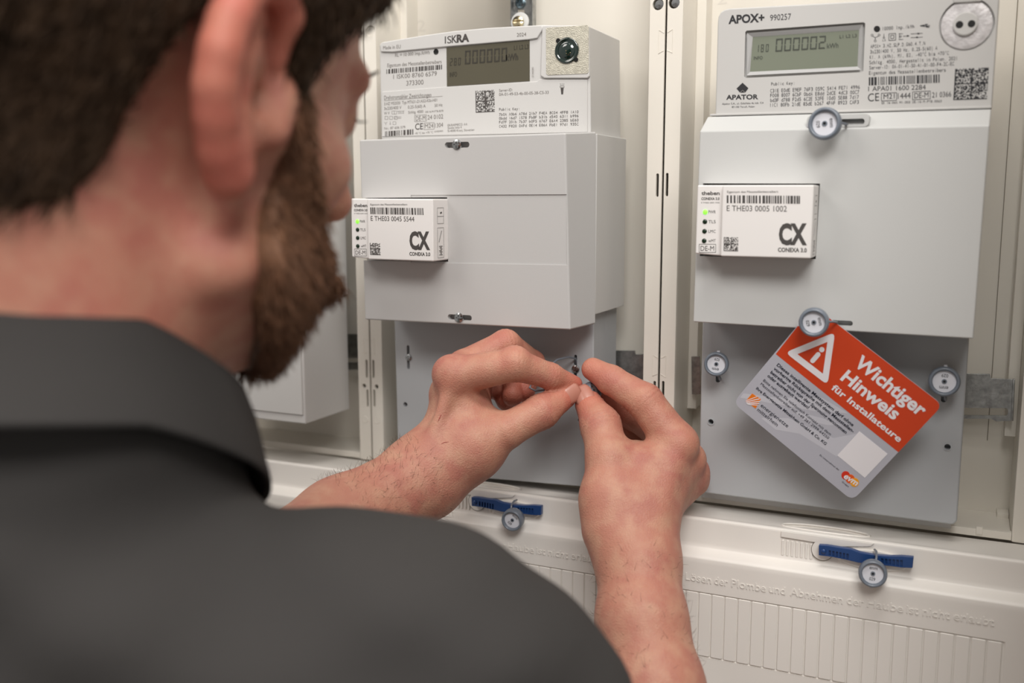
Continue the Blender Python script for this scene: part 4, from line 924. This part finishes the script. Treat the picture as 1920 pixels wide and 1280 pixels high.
# coarse upper arms inside the shirt keep the body in one piece
SH_R = c2w((-20, -170, 415)); SH_L = c2w((-330, -160, 470)); EL_R = R_['elbow'][0]; EL_L = L['elbow'][0]
TORSO = [(c2w((-175, -230, 440)), 95), (c2w((-150, -480, 420)), 110)]
def sd_core(p):
    d = chain(p, [(SH_R, 42), (EL_R, 37.4), (R_['fore'][0], 26)], 12); d = smin(d, chain(p, [(SH_L, 42), (EL_L, 35.4), (L['fore'][0], 27.5)], 12), 5)
    d = smin(d, chain(p, TORSO, 30), 40); d = smin(d, cap(p, SH_L, SH_R, 46, 46), 40); d = smin(d, cap(p, c2w((-196, -95, 405)), TORSO[0][0], 56, 90), 30); return d
q = np.array([SH_R, SH_L, EL_R, EL_L, TORSO[0][0], TORSO[1][0], L['fore'][0], R_['fore'][0]]); corem = nets(sd_core, q.min(0)-120, q.max(0)+120, 7)
body = npmesh('body', [handL, handR, headm, corem], M_SKIN, person)
V_ = np.concatenate([m_[0] for m_ in (handL, handR, headm, corem)]); bl = np.zeros(len(V_), np.float32)
for D in (L, R_):
    for k, r, a in (('imcp', 13, .5), ('ipip', 11, .6), ('mmcp', 12, .5), ('mpip', 11, .6), ('itip', 11, .6), ('ttip', 13, .7), ('tip_', 12, .3), ('idip', 12, .4), ('mtip', 14, .7), ('rtip', 14, .7), ('mdip', 12, .6), ('pmcp', 12, .6), ('rmcp', 12, .6)):
        bl += a*np.exp(-(np.linalg.norm(V_-D[k][0], axis=1)/r)**2)
qh = w2h(V_)
for e, r in EAR: bl += .5*np.exp(-((qh-np.array([e[0], e[1], e[2]]))**2).sum(1)/14**2)
bl += .35*np.exp(-((qh-np.array([60, -20, -75]))**2).sum(1)/45**2)
at_ = body.data.attributes.new('blush', 'FLOAT', 'POINT'); at_.data.foreach_set('value', np.clip(bl, 0, 1).astype(np.float32))
nt = M_SKIN.node_tree; an = nt.nodes.new('ShaderNodeAttribute'); an.attribute_name = 'blush'; bs = nt.nodes['Principled BSDF']; src = bs.inputs['Base Color'].links[0].from_socket
mx = nt.nodes.new('ShaderNodeMix'); mx.data_type = 'RGBA'; mp = nt.nodes.new('ShaderNodeMath'); mp.operation = 'MULTIPLY'; mp.inputs[1].default_value = .75
nt.links.new(an.outputs['Fac'], mp.inputs[0]); nt.links.new(mp.outputs[0], mx.inputs[0]); nt.links.new(src, mx.inputs[6]); mx.inputs[7].default_value = srgb('c46656'); nt.links.new(mx.outputs[2], bs.inputs['Base Color'])
# ---------------- nails
def nail(D, tip, prev, nrm, wid, ln, off=0.):
    a, b = D[tip][0], D[prev][0]; t = a-b; t /= np.linalg.norm(t); n_ = np.array(nrm, float); n_ -= t*(n_@t); n_ /= np.linalg.norm(n_); s = np.cross(t, n_); r = D[tip][1]
    g = G(); c = a+t*(r*.38)+s*off; V = []; nu, nv = 9, 9
    for i in range(nu):
        for j in range(nv):
            u = -1+2*i/(nu-1); v = j/(nv-1); ww = wid*(1-.25*max(0, v-.7)/.3)*(1-.3*max(0, .2-v)/.2)
            x = u*ww/2; z = math.sqrt(max(0, (r+.85)**2-x*x))-.25-1.2*(v**3)*.9+.1-.5*(1-v)*0
            V.append(c-t*(ln*v-ln*.35)+s*x+n_*z)
    V = [c+t*(ln*.45-ln*(k % nv)/(nv-1))+(v-c-t*((v-c)@t)) for k, v in enumerate(V)]
    F_ = [(i*nv+j, (i+1)*nv+j, (i+1)*nv+j+1, i*nv+j+1) for i in range(nu-1) for j in range(nv-1)]
    V2 = V+[v-n_*1.2 for v in V]; n0 = len(V)
    F_ += [tuple(n0+k for k in f[::-1]) for f in F_]
    edge = [i*nv for i in range(nu)]+[(nu-1)*nv+j for j in range(1, nv)]+[i*nv+nv-1 for i in range(nu-2, -1, -1)]+[j for j in range(nv-2, 0, -1)]
    F_ += [(edge[k], edge[(k+1) % len(edge)], n0+edge[(k+1) % len(edge)], n0+edge[k]) for k in range(len(edge))]
    return mk('fingernail', V2, F_, M_NAIL, person, smooth=True)
vw = lambda px, py: -ray(px, py)
nail(L, 'ttip', 'tip_', vw(1060, 740)+RT*.55+UP*.15, 13, 13)
nail(R_, 'ttip', 'tip_', vw(1100, 750)+UP*.15-RT*.1, 13.5, 14.5)
# ---------------- hair, beard
def sstep(x, a, b): t = np.clip((x-a)/(b-a), 0, 1); return t*t*(3-2*t)
def hairmask(q):
    f, u = q[:, 1], q[:, 2]
    fb = np.interp(u, [-62, -59, -52, -40, -28, -11, 4, 16, 24, 32, 38], [-95, -62, -46, -38, -35, -35, -33, -29, -25, 0, 200])
    ff = np.interp(u, [0, 11, 25, 42, 55, 70, 90, 130], [22, 31, 36, 47, 62, 76, 80, 70])
    back = sstep(fb-f, -2, 5)*sstep(u, -66, -56); side = sstep(f, 4, 9)*sstep(u, 4, 10)
    return np.maximum(back, side)*sstep(ff-f, -2, 5)
def hairthick(q):
    u = q[:, 2]; f = q[:, 1]; t = 3+9*sstep(u, 0, 70); t = np.where(f < -20, 4+8*sstep(u, -45, 30), t); return t
def sd_hair(p):
    q = w2h(p); m = hairmask(q); e = np.sin(q[:, 0]*.55+q[:, 2]*.35)*np.sin(q[:, 1]*.5-q[:, 2]*.3)*1.2
    d = sd_head(q)-(hairthick(q)+e)*m+4*(1-m); return smax(d, -(sd_ear(q)-1.5), 1)
def beardmask(q):
    x, f, u = np.abs(q[:, 0]), q[:, 1], q[:, 2]
    top = np.maximum(np.where(f < 33, 14, 3-(f-32)*1.1), -36)
    fr = np.interp(u, [-115, -106, -91, -71, -53, -35, -22, -7, 11], [99, 84, 58, 30, 20, 24, 26, 22, 17])
    m = sstep(top-u, -3, 6)*sstep(f-fr, -2, 6)
    lip = sstep(np.abs(u+46)-5+np.maximum(0, x-22)*.6, 0, 3); return np.where(f > 88, m*lip, m)
def sd_beard(p):
    q = w2h(p); m = beardmask(q); e = np.sin(q[:, 0]*.8+q[:, 1]*.3)*np.sin(q[:, 2]*.6+q[:, 1]*.35)*1.4
    d = sd_head(q)-(2.5+8*sstep(-q[:, 2], 10, 70)*(1-.5*sstep(-q[:, 2], 78, 108))+e)*m+4*(1-m); return smax(d, -(sd_ear(q)-1.), 1)
M_HAIR = mat('brown_hair', '3a2b1f', .65, var=.4, vscale=120, spec=.15, bump=.6, bscale=500); M_BEARD = mat('ginger_brown_beard', '77543e', .6, var=.35, vscale=150, spec=.3, bump=.6, bscale=500)
hv = nets(sd_hair, lo, hi, 2.6); bv = nets(sd_beard, lo, hi, 2.6)
def strands(vf, fn, m, n, length, rad, flow, msk):
    V, F = vf; c = V[F].mean(1); nr = np.cross(V[F[:, 1]]-V[F[:, 0]], V[F[:, 2]]-V[F[:, 0]]); nr /= np.linalg.norm(nr, axis=1)[:, None]+1e-9
    q = (c-OH)@MH.T; mm = msk(q.astype(np.float32)); pr = mm*(mm > .5); i = rng.choice(len(c), n, p=pr/pr.sum()); c = c[i]+rng.normal(0, .8, (n, 3)); nr = nr[i]
    # surface nets may face inwards: orient away from the head centre
    s = np.sign(((c-OH)*nr).sum(1)); nr *= s[:, None]
    d = flow(q[i])@MH+nr*.38+rng.normal(0, .22, (n, 3)); d /= np.linalg.norm(d, axis=1)[:, None]
    L_ = length*(.6+.8*rng.random(n))[:, None]; p0 = c-nr*1.; p1 = p0+d*L_*.5+nr*.4; p2 = p0+d*L_-nr*L_*.12
    a = np.cross(d, nr+.01); a /= np.linalg.norm(a, axis=1)[:, None]; b = np.cross(d, a); P_ = []
    for p, r in ((p0, rad), (p1, rad*.8), (p2, rad*.2)):
        for k in range(3): t = 2*math.pi*k/3; P_.append(p+r*(a*math.cos(t)+b*math.sin(t)))
    VV = np.stack(P_, 1).reshape(-1, 3); base = np.arange(n)[:, None]*9; FF = []
    for lv in (0, 1):
        for k in range(3): FF.append(base+np.array([[lv*3+k, lv*3+(k+1) % 3, lv*3+3+(k+1) % 3, lv*3+3+k]]))
    return VV, np.concatenate(FF)
hflow = lambda q: np.stack([q[:, 0]*.004, -.5*np.ones(len(q)), -.8*np.ones(len(q))], 1)
bflow = lambda q: np.stack([q[:, 0]*.004, .35*np.ones(len(q)), -.9*np.ones(len(q))], 1)
hair = npmesh('hair', [hv], M_HAIR, person); beard = npmesh('beard', [bv], M_BEARD, person)
npmesh('hair_strands', [strands(hv, None, None, 9000, 11, .45, hflow, hairmask)], M_HAIR, hair, kind='stuff'); npmesh('beard_strands', [strands(bv, None, None, 11000, 8, .3, bflow, beardmask)], M_BEARD, beard, kind='stuff')
# brows, lashes, eyes
for s in (-1, 1):
    c = h2w((s*29, 79.5, 18)); G().lathe([(0, -11), (6, -9.5), (10, -5), (11.3, 0), (10, 5), (6, 9.5), (0, 11)], c, FW, 20).mk('eye', mat('eye_white', 'd9d3cc', .2), person, smooth=True)
    g = G()
    for i in range(26): t = i/25; a = np.array((s*(16+32*t), 100-15*t*t-4*t, 37+4*math.sin(t*3))); g.tube([h2w(a), h2w(a+np.array([s*3, .6, .8+rng.random()]))], [.6, .3], 4)
    g.mk('eyebrow', M_HAIR, person, kind='stuff')
    g = G()
    for i in range(22): t = i/21; a = np.array((s*(18+23*t), 92-9*t*t, 18+2*math.sin(t*3.1))); g.tube([h2w(a), h2w(a+np.array([s*1*t, 3, -1.])), h2w(a+np.array([s*2*t, 6, .5]))], [.25, .2, .08], 4)
    g.mk('eyelashes', M_HAIR, person, kind='stuff')
# ---------------- arm hair on the forearms
g = G()
def armhair(D, a, b, n, fn, seed):
    rr = np.random.default_rng(seed)
    A0, A1 = D[a][0], D[b][0]; r0_, r1_ = D[a][1], D[b][1]; ax = (A1-A0)/np.linalg.norm(A1-A0); e1 = np.cross(ax, FW); e1 /= np.linalg.norm(e1); e2 = np.cross(ax, e1)
    for i in range(n):
        t = rr.random(); th_ = rr.random()*2*math.pi; dr = e1*math.cos(th_)+e2*math.sin(th_); r = r0_+(r1_-r0_)*t; p = A0+(A1-A0)*t+dr*r
        for _ in range(3): p = p-dr*float(fn(np.array([p], np.float32))[0])
        k = ax*(2+rr.random()*2)*-.2+dr*2.2+np.cross(ax, dr)*rr.normal(0, 1.5)+ax*rr.normal(1.5, 1.5); g.tube([p-dr*.3, p+k*.5+dr*.4, p+k*1.6], [.09, .07, .03], 3, cap=False)
armhair(L, 'fore', 'wrist', 650, sdL, 1); armhair(R_, 'fore', 'wrist', 200, sdR, 2)
g.mk('arm_hair', mat('fair_hair', '5a4030', .6), person, kind='stuff', fixn=False)
# scratches on the back of the left hand
g = G()
for pts in (((827, 777), (824, 784), (821, 790)), ((827, 832), (833, 829), (841, 828))):
    w3 = []
    for x, y in pts:
        z = 600.
        for _ in range(40):
            dd = float(sdL(np.array([at(x, y, z)], np.float32))[0])
            if dd < .15: break
            z += dd*.9
        w3.append(at(x, y, z))
    g.tube(w3, [.15, .3, .12], 5)
g.mk('skin_scratch', mat('scratch_red', 'a04a42', .6), person)
# ---------------- polo shirt
def C(px, py, z): return c2w(((px-960)/FPX*z, (640-py)/FPX*z, z))
SK = [(C(668, 1245, 400), 53), (C(800, 1266, 405), 57), (C(905, 1350, 420), 59)]
def sd_shirt(p):
    nb = c2w((-196, -100, 405)); ntop = c2w((-186, -46, 398))
    d = cap(p, ntop, TORSO[0][0], 70, 104)
    d = smin(d, chain(p, [(TORSO[0][0], 104), (TORSO[1][0], 122)], 30), 30)
    d = smin(d, chain(p, [(C(320, 1235, 388), 56)]+SK[:1], 20), 28); d = smin(d, chain(p, SK, 20), 25)
    d = smin(d, chain(p, [(SK[2][0], 56), (c2w((45, -320, 505)), 52)], 14), 18)
    d = smin(d, cap(p, nb, SH_L, 66, 58), 40); d = smin(d, chain(p, [(SH_L, 56), (c2w((-275, -250, 480)), 50)], 14), 18)
    qq = p@np.array([RT, UP, FW]).T.astype(np.float32)
    d = d+2.6*np.sin(qq[:, 0]*.055+qq[:, 1]*.09)+.9*np.sin(qq[:, 1]*.12-qq[:, 0]*.07+1)
    return d
M_SHIRT = mat('dark_grey_pique', '3c3a39', .85, bump=.5, bscale=1400, spec=.2)
q = np.array([SH_R, SH_L, EL_R, EL_L, TORSO[0][0], TORSO[1][0]]); sm = nets(lambda p: sd_shirt(p), q.min(0)-130, q.max(0)+130, 5)
shirt = npmesh('polo_shirt', [sm], M_SHIRT, person)
# collar: folded band lofted round the neck
def ringp(th_, rx, rz, w_, dy, cx=-184, cz=404):
    z = cz+rz*math.sin(th_); yt = np.interp(z, [320, 330, 354, 378, 404, 480], [12, 11, 7.6, -5, -16.5, -60]); yb = np.interp(z, [313, 340, 373, 404, 490], [-26, -28, -41, -52, -88])
    return c2w((cx+rx*math.cos(th_), yt*(1-w_)+yb*w_+dy, z))
g = G(); prof = [(67, 67, .6, 0), (68, 72, .05, -2), (71, 74, 0, .6), (74.5, 76, .04, 0), (78, 80, .3, 0), (81, 86, .7, 0), (83, 91, .97, 0), (83, 92, 1, -1.5), (80, 89, 1, 0), (73, 78, .4, 0)]
n = 96; V = []
for i in range(n):
    t_ = 2*math.pi*i/n
    for q_ in prof: V.append(ringp(t_, *q_))
m_ = len(prof); F_ = [(i*m_+j, i*m_+(j+1) % m_, ((i+1) % n)*m_+(j+1) % m_, ((i+1) % n)*m_+j) for i in range(n) for j in range(m_)]
mk('collar', V, F_, M_SHIRT, shirt, smooth=True)
# ---------------- the seal being fitted
ws = seal(1110, 733, -62, 6.8, (.9, -.15, .45), 20, 'grey wire seal pinched between the two hands', None)
g = G(); g.tube([P(1082, 690, -26), P(1079, 672, -30), P(1066, 669, -40), P(1045, 674, -52), P(1025, 690, -66), P(1000, 712, -70), P(993, 727, -72), P(1005, 733, -76), P(1035, 729, -82), P(1066, 729, -80), P(1090, 733, -72), P(1108, 737, -62)], .75, 7)
g.mk('wire_loop', M_WIRE, ws, smooth=True)
# ---------------- weighted normals on bevelled flat parts
for o in bpy.data.objects:
    if o.type == 'MESH' and len(o.data.polygons) < 3000 and o.data.polygons and o.data.polygons[0].use_smooth and o.get('_wn', 1):
        if any(k in o.name for k in ('shell', 'cover', 'body', 'panel', 'flange', 'plate', 'module', 'housing', 'fascia', 'block', 'lip', 'slat', 'lever', 'rib', 'seat')) and 'seal' not in o.name:
            md = o.modifiers.new('wn', 'WEIGHTED_NORMAL'); md.weight = 80; md.keep_sharp = True
